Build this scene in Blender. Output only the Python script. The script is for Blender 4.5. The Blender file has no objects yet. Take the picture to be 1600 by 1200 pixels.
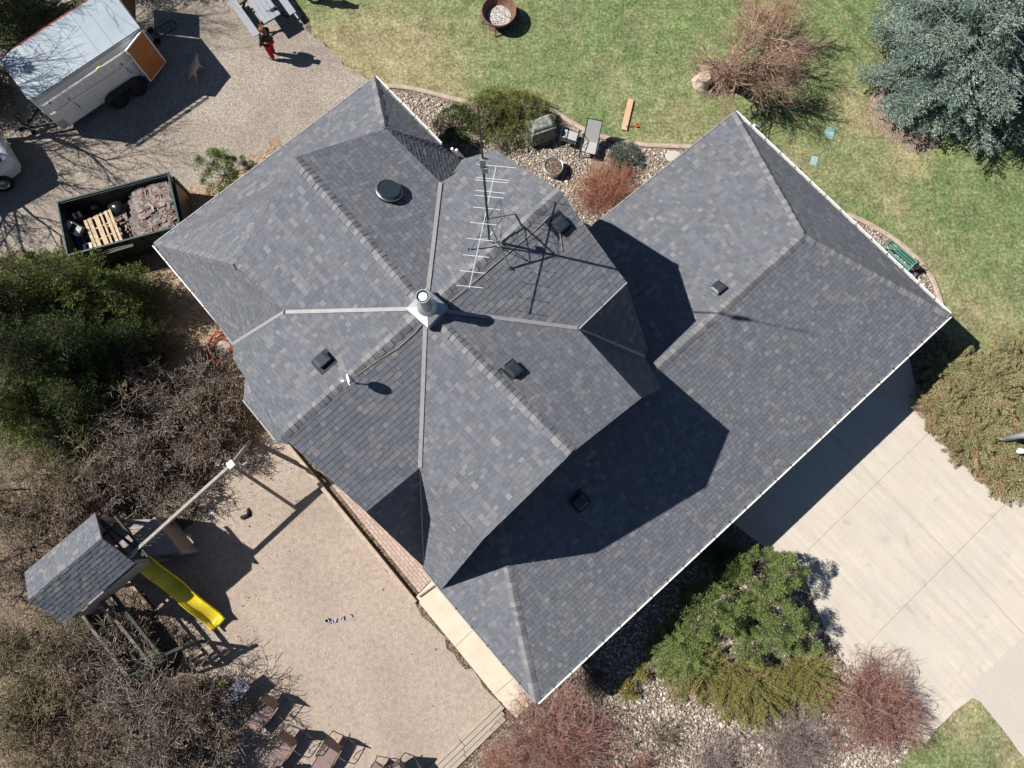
import bpy, math, random
import numpy as np
from mathutils import Vector, Matrix
R = math.radians
random.seed(7); rng = np.random.default_rng(7)
scene = bpy.context.scene
COL = scene.collection

# ---------------------------------------------------------------- camera
F_PX, NADIR, CAM_H = 1217.0, (803.0, 825.0), 26.0
_d = Vector((NADIR[0]-800.0, -(NADIR[1]-600.0), -F_PX)).normalized()   # straight down, in camera axes
_Z = -_d
_X = (Vector((1, 0, 0)) - Vector((1, 0, 0)).dot(_Z)*_Z).normalized()
_Y = _Z.cross(_X)
ROT = Matrix((_X, _Y, _Z))                                            # world = ROT @ camera axes
cam_data = bpy.data.cameras.new('camera'); cam = bpy.data.objects.new('camera', cam_data); COL.objects.link(cam)
cam.matrix_world = Matrix.Translation((0, 0, CAM_H)) @ ROT.to_4x4()
cam_data.sensor_width = 36.0; cam_data.lens = F_PX*36.0/1600.0
cam_data.clip_start = 0.1; cam_data.clip_end = 2000
scene.camera = cam

# ---------------------------------------------------------------- light
SUN_AZ, SUN_EL = R(-7.5), R(47.5)       # direction shadows travel (from +X), elevation
world = bpy.data.worlds.new('World'); scene.world = world; world.use_nodes = True
wn = world.node_tree.nodes; wl = world.node_tree.links
sky = wn.new('ShaderNodeTexSky'); sky.sky_type = 'NISHITA'; sky.sun_disc = False
sky.sun_elevation = SUN_EL; sky.sun_rotation = R(-82.5)
sky.air_density = 0.8; sky.dust_density = 0.1; sky.ozone_density = 1.6
wn['Background'].inputs[1].default_value = 0.05
wl.new(sky.outputs[0], wn['Background'].inputs[0])
sun_d = bpy.data.lights.new('sun', 'SUN'); sun_d.energy = 5.0; sun_d.angle = R(0.5); sun_d.color = (1.0, 0.95, 0.875)
sun = bpy.data.objects.new('sun', sun_d); COL.objects.link(sun)
_tr = Vector((math.cos(SUN_AZ)*math.cos(SUN_EL), math.sin(SUN_AZ)*math.cos(SUN_EL), -math.sin(SUN_EL)))
sun.rotation_euler = _tr.to_track_quat('-Z', 'Y').to_euler()
scene.view_settings.view_transform = 'Standard'; scene.view_settings.look = 'None'
scene.view_settings.exposure = 0.5; scene.view_settings.gamma = 1.0
scene.render.engine = 'CYCLES'
scene.cycles.max_bounces = 5; scene.cycles.diffuse_bounces = 1; scene.cycles.transparent_max_bounces = 4

# ---------------------------------------------------------------- measuring
def at(px, py, z=0.0):
    r = ROT @ Vector((px-800.0, -(py-600.0), -F_PX)); t = (CAM_H-z)/-r.z
    return Vector((r.x*t, r.y*t, z))
A0 = R(-48.1)
E1 = Vector((math.cos(A0), math.sin(A0), 0)); E2 = Vector((-math.sin(A0), math.cos(A0), 0))
def H(u, v, z): return E1*u + E2*v + Vector((0, 0, z))

# ---------------------------------------------------------------- object helpers
def tag(o, label=None, cat=None, group=None, kind=None):
    if label: o['label'] = label
    if cat: o['category'] = cat
    if group: o['group'] = group
    if kind: o['kind'] = kind
    return o
def thing(name, loc, rz=0.0, label=None, cat=None, group=None):
    o = bpy.data.objects.new(name, None); COL.objects.link(o); o.empty_display_size = 0.2
    o.location = loc; o.rotation_euler = (0, 0, rz)
    return tag(o, label, cat, group)
def copy_tree(o, parent=None):
    c = o.copy(); COL.objects.link(c); c.parent = parent
    for ch in list(o.children): copy_tree(ch, c)
    return c
class MB:
    def __init__(s): s.v = []; s.f = []; s.uv = []; s.n = 0; s.smooth = False
    def add(s, verts, faces, uvs=None):
        b = len(s.v); s.v.extend([tuple(p) for p in verts])
        for i, f in enumerate(faces):
            s.f.append(tuple(b+k for k in f))
            s.uv.append(uvs[i] if uvs else None)
    def box(s, c, size, rot=None, taper=1.0):
        c = Vector(c); hx, hy, hz = size[0]/2, size[1]/2, size[2]/2
        vs = []
        for dz in (-1, 1):
            t = taper if dz > 0 else 1.0
            for dx, dy in ((-1, -1), (1, -1), (1, 1), (-1, 1)):
                p = Vector((dx*hx*t, dy*hy*t, dz*hz))
                if rot is not None: p = rot @ p
                vs.append(c+p)
        s.add(vs, [(3, 2, 1, 0), (4, 5, 6, 7), (0, 1, 5, 4), (1, 2, 6, 5), (2, 3, 7, 6), (3, 0, 4, 7)])
    def bar(s, a, b, w, h=None, up=Vector((0, 0, 1))):
        a = Vector(a); b = Vector(b); d = b-a; L = d.length
        if L < 1e-6: return
        z = d/L; x = up.cross(z)
        if x.length < 1e-3: x = Vector((1, 0, 0)).cross(z)
        x.normalize(); y = z.cross(x)
        s.box((a+b)/2, (w, h or w, L), Matrix((x, y, z)).transposed())
    def tube(s, pts, rad, n=8, closed=False, cap=True):
        pts = [Vector(p) for p in pts]; m = len(pts)
        rs = rad if isinstance(rad, (list, tuple)) else [rad]*m
        prev = None; rings = []
        for i, p in enumerate(pts):
            if closed: d = pts[(i+1) % m]-pts[i-1]
            else: d = pts[min(i+1, m-1)]-pts[max(i-1, 0)]
            d.normalize()
            if prev is None:
                x = Vector((0, 0, 1)).cross(d)
                if x.length < 1e-3: x = Vector((1, 0, 0)).cross(d)
            else:
                x = prev - prev.dot(d)*d
            x.normalize(); prev = x; y = d.cross(x)
            rings.append([p + (x*math.cos(2*math.pi*k/n) + y*math.sin(2*math.pi*k/n))*rs[i] for k in range(n)])
        vs = [q for r in rings for q in r]; fs = []
        for i in range(m if closed else m-1):
            a = i*n; b = ((i+1) % m)*n
            for k in range(n): fs.append((a+k, a+(k+1) % n, b+(k+1) % n, b+k))
        if cap and not closed:
            fs.append(tuple(range(n-1, -1, -1))); fs.append(tuple((m-1)*n+k for k in range(n)))
        s.add(vs, fs)
    def lathe(s, c, prof, n=32, axis=None):
        c = Vector(c); q = axis or Matrix.Identity(3); vs = []; fs = []
        for r, z in prof:
            for k in range(n):
                a = 2*math.pi*k/n; vs.append(c + q @ Vector((r*math.cos(a), r*math.sin(a), z)))
        for i in range(len(prof)-1):
            for k in range(n):
                fs.append((i*n+k, i*n+(k+1) % n, (i+1)*n+(k+1) % n, (i+1)*n+k))
        s.add(vs, fs)
    def prism(s, poly, z0, z1):
        n = len(poly); vs = [(p[0], p[1], z0) for p in poly]+[(p[0], p[1], z1) for p in poly]
        fs = [tuple(range(n-1, -1, -1)), tuple(range(n, 2*n))]
        fs += [(i, (i+1) % n, n+(i+1) % n, n+i) for i in range(n)]
        s.add(vs, fs)
    def slab(s, poly, th, uvs=None):
        """polygon of 3D points (counter-clockwise from outside) with thickness th below it"""
        poly = [Vector(p) for p in poly]; nrm = newell(poly); n = len(poly)
        vs = poly+[p-nrm*th for p in poly]
        fs = [tuple(range(n)), tuple(range(2*n-1, n-1, -1))]
        fs += [((i+1) % n, i, n+i, n+(i+1) % n) for i in range(n)]
        s.add(vs, fs)
    def build(s, name, mat, parent=None, smooth=False, bevel=0.0, mats=None):
        me = bpy.data.meshes.new(name); me.from_pydata(s.v, [], s.f)
        if any(u is not None for u in s.uv):
            ul = me.uv_layers.new(name='UVMap'); k = 0; dat = []
            for f, u in zip(s.f, s.uv):
                for j in range(len(f)): dat.extend(u[j] if u else (0.0, 0.0))
            ul.data.foreach_set('uv', dat)
        me.materials.append(mat)
        if smooth: me.polygons.foreach_set('use_smooth', [True]*len(me.polygons))
        o = bpy.data.objects.new(name, me); COL.objects.link(o)
        if parent: o.parent = parent
        if bevel > 0:
            b = o.modifiers.new('bevel', 'BEVEL'); b.width = bevel; b.segments = 2; b.limit_method = 'ANGLE'; b.angle_limit = R(40)
        return o
def newell(poly):
    n = Vector((0, 0, 0))
    for i, p in enumerate(poly):
        q = poly[(i+1) % len(poly)]
        n += Vector(((p.y-q.y)*(p.z+q.z), (p.z-q.z)*(p.x+q.x), (p.x-q.x)*(p.y+q.y)))
    return n.normalized()
def npmesh(name, V, F, mat, parent=None, smooth=False):
    """fast mesh from numpy arrays; F is (n,3) or (n,4)"""
    me = bpy.data.meshes.new(name); V = np.asarray(V, dtype=np.float32); F = np.asarray(F, dtype=np.int32)
    k = F.shape[1]
    me.vertices.add(len(V)); me.vertices.foreach_set('co', V.ravel())
    me.loops.add(F.size); me.loops.foreach_set('vertex_index', F.ravel())
    me.polygons.add(len(F)); me.polygons.foreach_set('loop_start', np.arange(0, F.size, k, dtype=np.int32))
    me.polygons.foreach_set('loop_total', np.full(len(F), k, dtype=np.int32))
    if smooth: me.polygons.foreach_set('use_smooth', np.ones(len(F), dtype=bool))
    me.update(calc_edges=True); me.materials.append(mat)
    o = bpy.data.objects.new(name, me); COL.objects.link(o)
    if parent: o.parent = parent
    return o

# ---------------------------------------------------------------- materials
class NT:
    def __init__(s, name, rough=0.8, spec=0.3):
        s.m = bpy.data.materials.new(name); s.m.use_nodes = True; s.t = s.m.node_tree
        s.b = s.t.nodes['Principled BSDF']; s.b.inputs['Roughness'].default_value = rough
        s.b.inputs['Specular IOR Level'].default_value = spec
    def n(s, typ, **kw):
        x = s.t.nodes.new(typ)
        for k, v in kw.items(): setattr(x, k, v)
        return x
    def l(s, a, b): s.t.links.new(a, b)
    def coord(s, kind='Object'):
        return s.n('ShaderNodeTexCoord').outputs[kind]
    def pos(s): return s.n('ShaderNodeNewGeometry').outputs['Position']
    def noise(s, vec, scale, detail=4, rough=0.6, dist=0.0):
        x = s.n('ShaderNodeTexNoise'); x.inputs['Scale'].default_value = scale; x.inputs['Detail'].default_value = detail
        x.inputs['Roughness'].default_value = rough; x.inputs['Distortion'].default_value = dist
        if vec is not None: s.l(vec, x.inputs['Vector'])
        return x.outputs['Fac']
    def voro(s, vec, scale, out='Color', feature='F1', rand=1.0):
        x = s.n('ShaderNodeTexVoronoi', feature=feature); x.inputs['Scale'].default_value = scale
        x.inputs['Randomness'].default_value = rand
        if vec is not None: s.l(vec, x.inputs['Vector'])
        return x.outputs[out]
    def ramp(s, fac, stops, interp='LINEAR'):
        x = s.n('ShaderNodeValToRGB'); r = x.color_ramp; r.interpolation = interp
        while len(r.elements) < len(stops): r.elements.new(0.5)
        for e, (p, c) in zip(r.elements, stops):
            e.position = p; e.color = (c[0], c[1], c[2], 1) if not isinstance(c, (int, float)) else (c, c, c, 1)
        s.l(fac, x.inputs[0]); return x.outputs[0]
    def mix(s, fac, a, b, mode='MIX'):
        x = s.n('ShaderNodeMix', data_type='RGBA', blend_type=mode)
        for inp, val in ((x.inputs[0], fac), (x.inputs[6], a), (x.inputs[7], b)):
            if isinstance(val, (int, float)): inp.default_value = val
            elif isinstance(val, tuple): inp.default_value = (val[0], val[1], val[2], 1)
            else: s.l(val, inp)
        return x.outputs[2]
    def math(s, op, a, b=None, c=None):
        x = s.n('ShaderNodeMath', operation=op)
        for i, val in enumerate((a, b, c)):
            if val is None: continue
            if isinstance(val, (int, float)): x.inputs[i].default_value = val
            else: s.l(val, x.inputs[i])
        return x.outputs[0]
    def color(s, c):
        if isinstance(c, tuple): s.b.inputs['Base Color'].default_value = (c[0], c[1], c[2], 1)
        else: s.l(c, s.b.inputs['Base Color'])
        return s
    def bump(s, h, strength=0.4, dist=0.02):
        x = s.n('ShaderNodeBump'); x.inputs['Strength'].default_value = strength; x.inputs['Distance'].default_value = dist
        s.l(h, x.inputs['Height']); s.l(x.outputs[0], s.b.inputs['Normal']); return s
def plain(name, c, rough=0.6, spec=0.4, metal=0.0, var=0.15, scale=6.0, bump=0.0):
    t = NT(name, rough, spec); t.b.inputs['Metallic'].default_value = metal
    p = t.coord(); nz = t.noise(p, scale, 5, 0.65)
    d = tuple(max(0, x*(1-var)) for x in c); h = tuple(min(1, x*(1+var)) for x in c)
    t.color(t.ramp(nz, [(0.3, d), (0.7, h)]))
    if bump: t.bump(t.noise(p, scale*6, 4), bump, 0.01)
    return t.m
def leafy(name, stops, rough=0.75, scale=1.2, back=0.0):
    """foliage: colour varies from leaf to leaf and clump to clump"""
    t = NT(name, rough, 0.25); g = t.n('ShaderNodeNewGeometry')
    a = t.noise(g.outputs['Position'], scale, 3, 0.6)
    f = t.math('ADD', t.math('MULTIPLY', g.outputs['Random Per Island'], 0.55), t.math('MULTIPLY', a, 0.55))
    t.color(t.ramp(f, stops))
    return t.m
# ================================================================ SETTING
def m_gravel(name, cols, s=42.0, stain=0.25, bump=0.6):
    t = NT(name, 0.9, 0.2); p = t.pos()
    c = t.voro(p, s); sep = t.n('ShaderNodeSeparateColor'); t.l(c, sep.inputs[0])
    base = t.ramp(sep.outputs[0], cols)
    big = t.noise(p, 0.35, 5, 0.6, 0.4); mid = t.noise(p, 6.0, 4, 0.7)
    base = t.mix(t.ramp(big, [(0.42, 0.0), (0.68, stain)]), base, (0.13, 0.105, 0.085))
    base = t.mix(t.ramp(mid, [(0.35, 0.30), (0.58, 0.0)]), base, (0.14, 0.115, 0.095))
    t.color(base); d = t.voro(p, s, 'Distance')
    t.bump(t.math('ADD', t.math('MULTIPLY', d, -1.0), t.math('MULTIPLY', mid, 1.2)), bump, 0.03); return t.m
M = {}
M['gravel'] = m_gravel('yard_gravel', [(0.0, (0.17, 0.14, 0.115)), (0.3, (0.32, 0.275, 0.23)), (0.65, (0.42, 0.365, 0.31)), (1.0, (0.62, 0.56, 0.49))], 52, 0.45)
M['pea'] = m_gravel('pea_gravel', [(0.0, (0.40, 0.315, 0.26)), (0.35, (0.47, 0.38, 0.315)), (0.7, (0.52, 0.425, 0.355)), (1.0, (0.58, 0.485, 0.41))], 60, 0.22, 0.7)
M['soil'] = m_gravel('leaf_litter', [(0.0, (0.035, 0.025, 0.018)), (0.35, (0.095, 0.066, 0.046)), (0.7, (0.18, 0.13, 0.09)), (1.0, (0.32, 0.24, 0.17))], 22, 0.5)
M['needles'] = m_gravel('needle_litter', [(0.0, (0.16, 0.10, 0.06)), (0.4, (0.34, 0.24, 0.15)), (0.7, (0.45, 0.33, 0.22)), (1.0, (0.55, 0.43, 0.31))], 30, 0.4)
M['litter2'] = m_gravel('spruce_duff', [(0.0, (0.12, 0.09, 0.065)), (0.4, (0.27, 0.21, 0.155)), (0.7, (0.36, 0.28, 0.21)), (1.0, (0.47, 0.38, 0.3))], 30, 0.7)
M['bed'] = m_gravel('bed_soil', [(0.0, (0.06, 0.05, 0.04)), (0.4, (0.16, 0.13, 0.11)), (0.7, (0.28, 0.24, 0.2)), (1.0, (0.4, 0.36, 0.32))], 26, 0.2)
def m_grass(name, green=1.0):
    t = NT(name, 0.9, 0.15); p = t.pos()
    st = t.n('ShaderNodeMapping'); t.l(p, st.inputs[0]); st.inputs['Scale'].default_value = (1, 1, 1)
    fine = t.math('ADD', t.math('MULTIPLY', t.noise(st.outputs[0], 9, 5, 0.85), 0.75), t.math('MULTIPLY', t.noise(p, 2.3, 4, 0.7), 0.25)); mid = t.noise(p, 3.2, 6, 0.78, 0.4); big = t.noise(p, 0.55, 5, 0.65, 0.5)
    g = t.ramp(fine, [(0.34, (0.035, 0.060, 0.020)), (0.46, (0.092, 0.140, 0.050)), (0.54, (0.170, 0.225, 0.092)), (0.66, (0.34, 0.37, 0.20))])
    dry = t.ramp(fine, [(0.36, (0.11, 0.095, 0.045)), (0.5, (0.27, 0.24, 0.13)), (0.63, (0.50, 0.43, 0.28))])
    at_ = t.n('ShaderNodeAttribute', attribute_name='dry')
    k = t.math('MULTIPLY', t.math('ADD', t.math('MULTIPLY', at_.outputs['Fac'], 0.75), t.math('ADD', t.math('MULTIPLY', mid, 1.6), t.math('MULTIPLY', big, 0.9))), 1.0)
    k = t.ramp(t.math('SUBTRACT', k, 1.14), [(0.0, 0.0), (0.8, 1.0)])
    c = t.mix(k, g, dry)
    c = t.mix(1.0, c, t.ramp(t.noise(p, 0.8, 5, 0.7, 0.3), [(0.3, 0.9), (0.7, 1.4)]), 'MULTIPLY')
    t.color(c)
    t.bump(t.math('ADD', fine, t.math('MULTIPLY', mid, 1.5)), 1.0, 0.05); return t.m
M['grass'] = m_grass('lawn_grass')
t = NT('driveway_concrete', 0.85, 0.25); p = t.pos()
mp = t.n('ShaderNodeMapping'); t.l(p, mp.inputs[0]); mp.inputs['Rotation'].default_value = (0, 0, R(48.1)); mp2 = t.n('ShaderNodeMapping'); t.l(mp.outputs[0], mp2.inputs[0]); mp2.inputs['Scale'].default_value = (0.3, 3.6, 1)
st = t.noise(mp2.outputs[0], 1.3, 5, 0.6); bl = t.noise(p, 0.45, 5, 0.6, 0.5); fi = t.noise(p, 26, 4, 0.7)
c = t.ramp(st, [(0.3, (0.49, 0.435, 0.365)), (0.5, (0.54, 0.485, 0.415)), (0.7, (0.59, 0.535, 0.465))])
c = t.mix(t.ramp(bl, [(0.4, 0.0), (0.75, 0.45)]), c, (0.40, 0.375, 0.345))
c = t.mix(t.ramp(fi, [(0.3, 0.25), (0.5, 0.0)]), c, (0.33, 0.29, 0.25))
sp_ = t.noise(p, 1.7, 3, 0.5, 0.3); c = t.mix(t.ramp(sp_, [(0.62, 0.0), (0.72, 0.35)]), c, (0.30, 0.27, 0.24))
ck = t.voro(t.n('ShaderNodeMapping').outputs[0], 1, 'Distance') if False else None
dl = t.noise(p, 0.9, 8, 0.75, 1.5); c = t.mix(t.ramp(dl, [(0.49, 0.0), (0.5, 0.22), (0.51, 0.0)]), c, (0.32, 0.28, 0.24))
t.color(c); t.bump(fi, 0.15, 0.01); M['concrete'] = t.m
t = NT('street_concrete', 0.9, 0.2); p = t.pos(); fi = t.noise(p, 20, 5, 0.7); bl = t.noise(p, 0.6, 4)
t.color(t.mix(t.ramp(bl, [(0.3, 0.0), (0.7, 0.5)]), t.ramp(fi, [(0.3, (0.42, 0.385, 0.34)), (0.7, (0.54, 0.50, 0.45))]), (0.44, 0.41, 0.365))); M['street'] = t.m
M['walk'] = plain('walk_concrete', (0.58, 0.50, 0.40), 0.85, 0.25, 0, 0.09, 2.2, 0.1)
M['groove'] = plain('joint_dark', (0.30, 0.26, 0.21), 0.9, 0.1)
M['edging'] = plain('edging_concrete', (0.42, 0.335, 0.265), 0.9, 0.2, 0, 0.25, 5, 0.2)
t = NT('paver_brick', 0.85, 0.2); uvn = t.coord('UV')
br = t.n('ShaderNodeTexBrick'); t.l(uvn, br.inputs['Vector']); br.inputs['Scale'].default_value = 1.0
br.inputs['Brick Width'].default_value = 0.22; br.inputs['Row Height'].default_value = 0.11; br.inputs['Mortar Size'].default_value = 0.008
br.inputs['Color1'].default_value = (0.50, 0.38, 0.32, 1); br.inputs['Color2'].default_value = (0.40, 0.30, 0.25, 1); br.inputs['Mortar'].default_value = (0.17, 0.13, 0.11, 1)
t.color(t.mix(t.ramp(t.noise(t.pos(), 14, 4), [(0.35, 0.3), (0.6, 0.0)]), br.outputs['Color'], (0.26, 0.2, 0.17))); M['paver'] = t.m
t = NT('weathered_board', 0.85, 0.2); p = t.pos()
mp = t.n('ShaderNodeMapping'); t.l(p, mp.inputs[0]); mp.inputs['Rotation'].default_value = (0, 0, R(-41.9)); mp2 = t.n('ShaderNodeMapping'); t.l(mp.outputs[0], mp2.inputs[0]); mp2.inputs['Scale'].default_value = (1.5, 30, 1)
t.color(t.ramp(t.noise(mp2.outputs[0], 1.5, 5, 0.7), [(0.3, (0.26, 0.215, 0.175)), (0.7, (0.50, 0.43, 0.36))])); M['board'] = t.m
t = NT('river_stone', 0.7, 0.3); g = t.n('ShaderNodeNewGeometry')
c = t.ramp(g.outputs['Random Per Island'], [(0.0, (0.16, 0.13, 0.11)), (0.25, (0.32, 0.26, 0.21)), (0.5, (0.42, 0.34, 0.28)), (0.75, (0.50, 0.40, 0.32)), (0.92, (0.60, 0.54, 0.47)), (1.0, (0.74, 0.70, 0.64))])
t.color(t.mix(t.ramp(t.noise(t.pos(), 60, 3), [(0.4, 0.25), (0.6, 0.0)]), c, (0.15, 0.12, 0.1))); M['stone'] = t.m

def wob(poly, amp, step=0.25, seed=0, skip=()):
    """resample a closed outline and roughen it"""
    r = np.random.default_rng(seed); out = []
    for i, a in enumerate(poly):
        b = poly[(i+1) % len(poly)]; L = (b-a).length; n = max(1, int(L/step)) if i not in skip and L < 60 else 1
        for k in range(n):
            q = a.lerp(b, k/n)
            if amp and (k or 1) and i not in skip: q = q + Vector((r.normal()*amp, r.normal()*amp, 0))
            out.append(q)
    return out
def sheet(name, px, z, mat, amp=0.05, step=0.25, seed=0, skip=(), grid=0, dryf=None):
    poly = wob([at(x, y, 0) for x, y in px], amp, step, seed, skip)
    import bmesh
    me = bpy.data.meshes.new(name); bm = bmesh.new()
    vs = [bm.verts.new((q.x, q.y, z)) for q in poly]
    f = bm.faces.new(vs); bm.normal_update()
    if f.normal.z < 0: f.normal_flip()
    bmesh.ops.triangulate(bm, faces=bm.faces[:], ngon_method='EAR_CLIP')
    if grid:
        xs = [q.x for q in poly]; ys = [q.y for q in poly]
        for ax, lo, hi in ((0, max(min(xs), -24), min(max(xs), 24)), (1, max(min(ys), -16), min(max(ys), 26))):
            k = lo+grid
            while k < hi:
                co = (k, 0, z) if ax == 0 else (0, k, z); no = (1, 0, 0) if ax == 0 else (0, 1, 0)
                bmesh.ops.bisect_plane(bm, geom=bm.verts[:]+bm.edges[:]+bm.faces[:], plane_co=co, plane_no=no); k += grid
    bm.to_mesh(me); bm.free(); me.materials.append(mat)
    if dryf:
        a = me.attributes.new('dry', 'FLOAT', 'POINT')
        a.data.foreach_set('value', [dryf(v.co) for v in me.vertices])
    o = bpy.data.objects.new(name, me); COL.objects.link(o); o['kind'] = 'structure'
    return o

g = MB(); g.add([(-600, -600, -0.012), (600, -600, -0.012), (600, 600, -0.012), (-600, 600, -0.012)], [(0, 1, 2, 3)])
g.build('ground', M['soil'])['kind'] = 'structure'
GB = [(455, -40), (464, 12), (496, 58), (540, 100), (585, 135)]       # gravel / lawn border
sheet('gravel_yard', [(-900, -700), (450, -700)]+GB+[(700, 260), (450, 520), (330, 425), (250, 405), (180, 398), (90, 392), (-900, 430)], 0.0, M['gravel'], 0.07, 0.2, 1)
DRY = [(at(600, 70), 2.2, .75), (at(650, 110), 1.5, .55), (at(520, 60), 1.2, .5), (at(560, 110), 1.0, .8), (at(640, 60), .6, .5), (at(850, 150), 1.0, .3), (at(1010, 190), 1.6, .35), (at(1100, 210), 1.4, .45),
       (at(1240, 240), 1.2, .3), (at(1300, 280), 1.2, .35), (at(1370, 240), 1.1, .35), (at(1345, 190), .7, .9), (at(1420, 250), .7, .9), (at(1400, 325), .7, .6), (at(1450, 400), 1.0, .4), (at(1510, 480), 1.2, .55),
       (at(1560, 500), 1.0, .35), (at(1100, 120), 1.0, .25), (at(960, 110), .5, .4), (at(880, 30), .8, .25), (at(1330, 150), .8, .6), (at(700, 150), 1.4, .45), (at(1500, 300), .7, .3), (at(770, 40), .85, .6), (at(1010, 45), .9, .2)]
def dry1(p):
    s = 0.0
    for c, r, k in DRY:
        d2 = ((p.x-c.x)**2+(p.y-c.y)**2)/(r*r)
        if d2 < 6: s += k*math.exp(-d2)
    return min(s, 1.3)
sheet('lawn', GB[::-1]+[(455, -700), (2600, -700), (2600, 900), (1640, 640), (1560, 580), (1500, 540), (1420, 480), (1300, 380), (1180, 260), (1085, 240), (1040, 224), (985, 221), (945, 213), (900, 192), (858, 172), (800, 170), (740, 163), (700, 152), (660, 141), (620, 137)],
      0.004, M['grass'], 0.05, 0.22, 2, grid=0.5, dryf=dry1)
sheet('dry_verge', [(392, 250), (430, 222), (440, 235), (402, 268), (380, 285), (300, 330), (285, 300), (330, 290)], 0.003, M['needles'], 0.12, 0.2, 9)
sheet('needle_bed', [(205, 398), (262, 408), (345, 440), (400, 560), (430, 650), (380, 700), (290, 640), (230, 520), (190, 440)], 0.003, M['needles'], 0.14, 0.25, 3)
sheet('spruce_litter', [(1372, 110), (1362, 135), (1356, 160), (1356, 180), (1366, 198), (1384, 212), (1404, 226), (1424, 238), (1442, 244), (1460, 235), (1490, 180), (1440, 120)], 0.0085, M['litter2'], 0.06, 0.2, 31)
sheet('stone_bed_soil', [(600, 139), (660, 143), (700, 154), (740, 165), (800, 172), (858, 176), (900, 197), (945, 217), (1000, 226), (1090, 232), (1060, 330), (940, 420), (850, 420), (700, 300), (620, 200)], 0.008, M['bed'], 0.02, 0.3, 4)
sheet('side_bed_soil', [(1328, 342), (1360, 352), (1400, 378), (1430, 400), (1452, 428), (1466, 458), (1472, 488), (1420, 470), (1300, 360)], 0.008, M['bed'], 0.01, 0.3, 5)
sheet('playground_gravel', [(300, 820), (345, 700), (420, 668), (455, 702), (645, 940), (780, 1100), (640, 1240), (700, 1700), (-200, 1700), (60, 1240), (230, 1120), (300, 1000), (190, 900)], 0.0, M['pea'], 0.05, 0.25, 6)
sheet('front_bed_soil', [(838, 1085), (950, 990), (1170, 790), (1260, 880), (1300, 1000), (1380, 1080), (1440, 1120), (1420, 1260), (1500, 1700), (600, 1700), (720, 1205), (803, 1122)], 0.004, M['bed'], 0.03, 0.3, 7)
sheet('driveway', [(1120, 800), (1380, 540), (1418, 552), (1436, 625), (1456, 672), (1500, 722), (1560, 762), (1660, 800), (1800, 830), (1800, 800), (1601, 993), (1560, 1030), (1531, 1060), (1521, 1090), (1490, 1112), (1462, 1140), (1446, 1160), (1380, 1110), (1300, 1010), (1255, 900)], 0.02, M['concrete'], 0.012, 0.4, 8)
sheet('street', [(1505, 1082), (1518, 1040), (1550, 1010), (1590, 975), (1780, 790), (1800, 800), (2400, 900), (2400, 1700), (1900, 1700), (1600, 1186), (1560, 1130), (1530, 1098)], 0.012, M['street'], 0.03, 0.3, 10)
sheet('lawn_corner', [(1380, 1215), (1420, 1160), (1445, 1125), (1480, 1095), (1535, 1080), (1575, 1130), (1620, 1185), (1900, 1700), (1300, 1700)], 0.006, M['grass'], 0.06, 0.15, 11, grid=0.5,
      dryf=lambda p: 0.15+0.8*math.exp(-((p-at(1500, 1118)).length/0.9)**2)+0.7*math.exp(-((p-at(1590, 1190)).length/0.6)**2))
sheet('far_lawn', [(2600, 900), (4000, -700), (9000, -4000), (9000, 6000), (2400, 1700), (2400, 900)], 0.004, M['grass'], 0, 1, 12)
sheet('side_walk', [(649, 934), (700, 880), (760, 930), (860, 1060), (840, 1090), (806, 1121), (783, 1098)], 0.05, M['walk'], 0, 9)
# paving joints and cracks
def strip(mb, pts, w, z, jit=0.0, seed=0):
    r = np.random.default_rng(seed); P_ = []
    for i in range(len(pts)-1):
        a = at(*pts[i]); b = at(*pts[i+1]); n = max(1, int((b-a).length/0.3))
        for k in range(n): P_.append(a.lerp(b, k/n))
    P_.append(at(*pts[-1]))
    if jit: P_ = [q+Vector((r.normal()*jit, r.normal()*jit, 0)) for q in P_]
    L = []; Rr = []
    for i, q in enumerate(P_):
        d = (P_[min(i+1, len(P_)-1)]-P_[max(i-1, 0)]).normalized(); s = Vector((-d.y, d.x, 0))*w/2
        L.append(q+s); Rr.append(q-s)
    m = len(P_); mb.add([(q.x, q.y, z) for q in L]+[(q.x, q.y, z) for q in Rr], [(m+i, m+i+1, i+1, i) for i in range(m-1)])
mb = MB()
strip(mb, [(1455, 672), (1260, 862)], 0.014, 0.024, 0.003); strip(mb, [(1578, 780), (1488, 871), (1355, 1006)], 0.015, 0.024, 0.003)
strip(mb, [(1285, 665), (1345, 725), (1370, 752), (1488, 871), (1600, 992)], 0.014, 0.024, 0.004); strip(mb, [(1460, 750), (1520, 806)], 0.005, 0.024, 0.02)
mb.build('driveway_joints', M['groove'])['kind'] = 'structure'
mb = MB(); strip(mb, [(711, 1011), (745, 978)], 0.02, 0.054); strip(mb, [(774, 1083), (806, 1056)], 0.02, 0.054); mb.build('walk_joints', M['groove'])['kind'] = 'structure'
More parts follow.
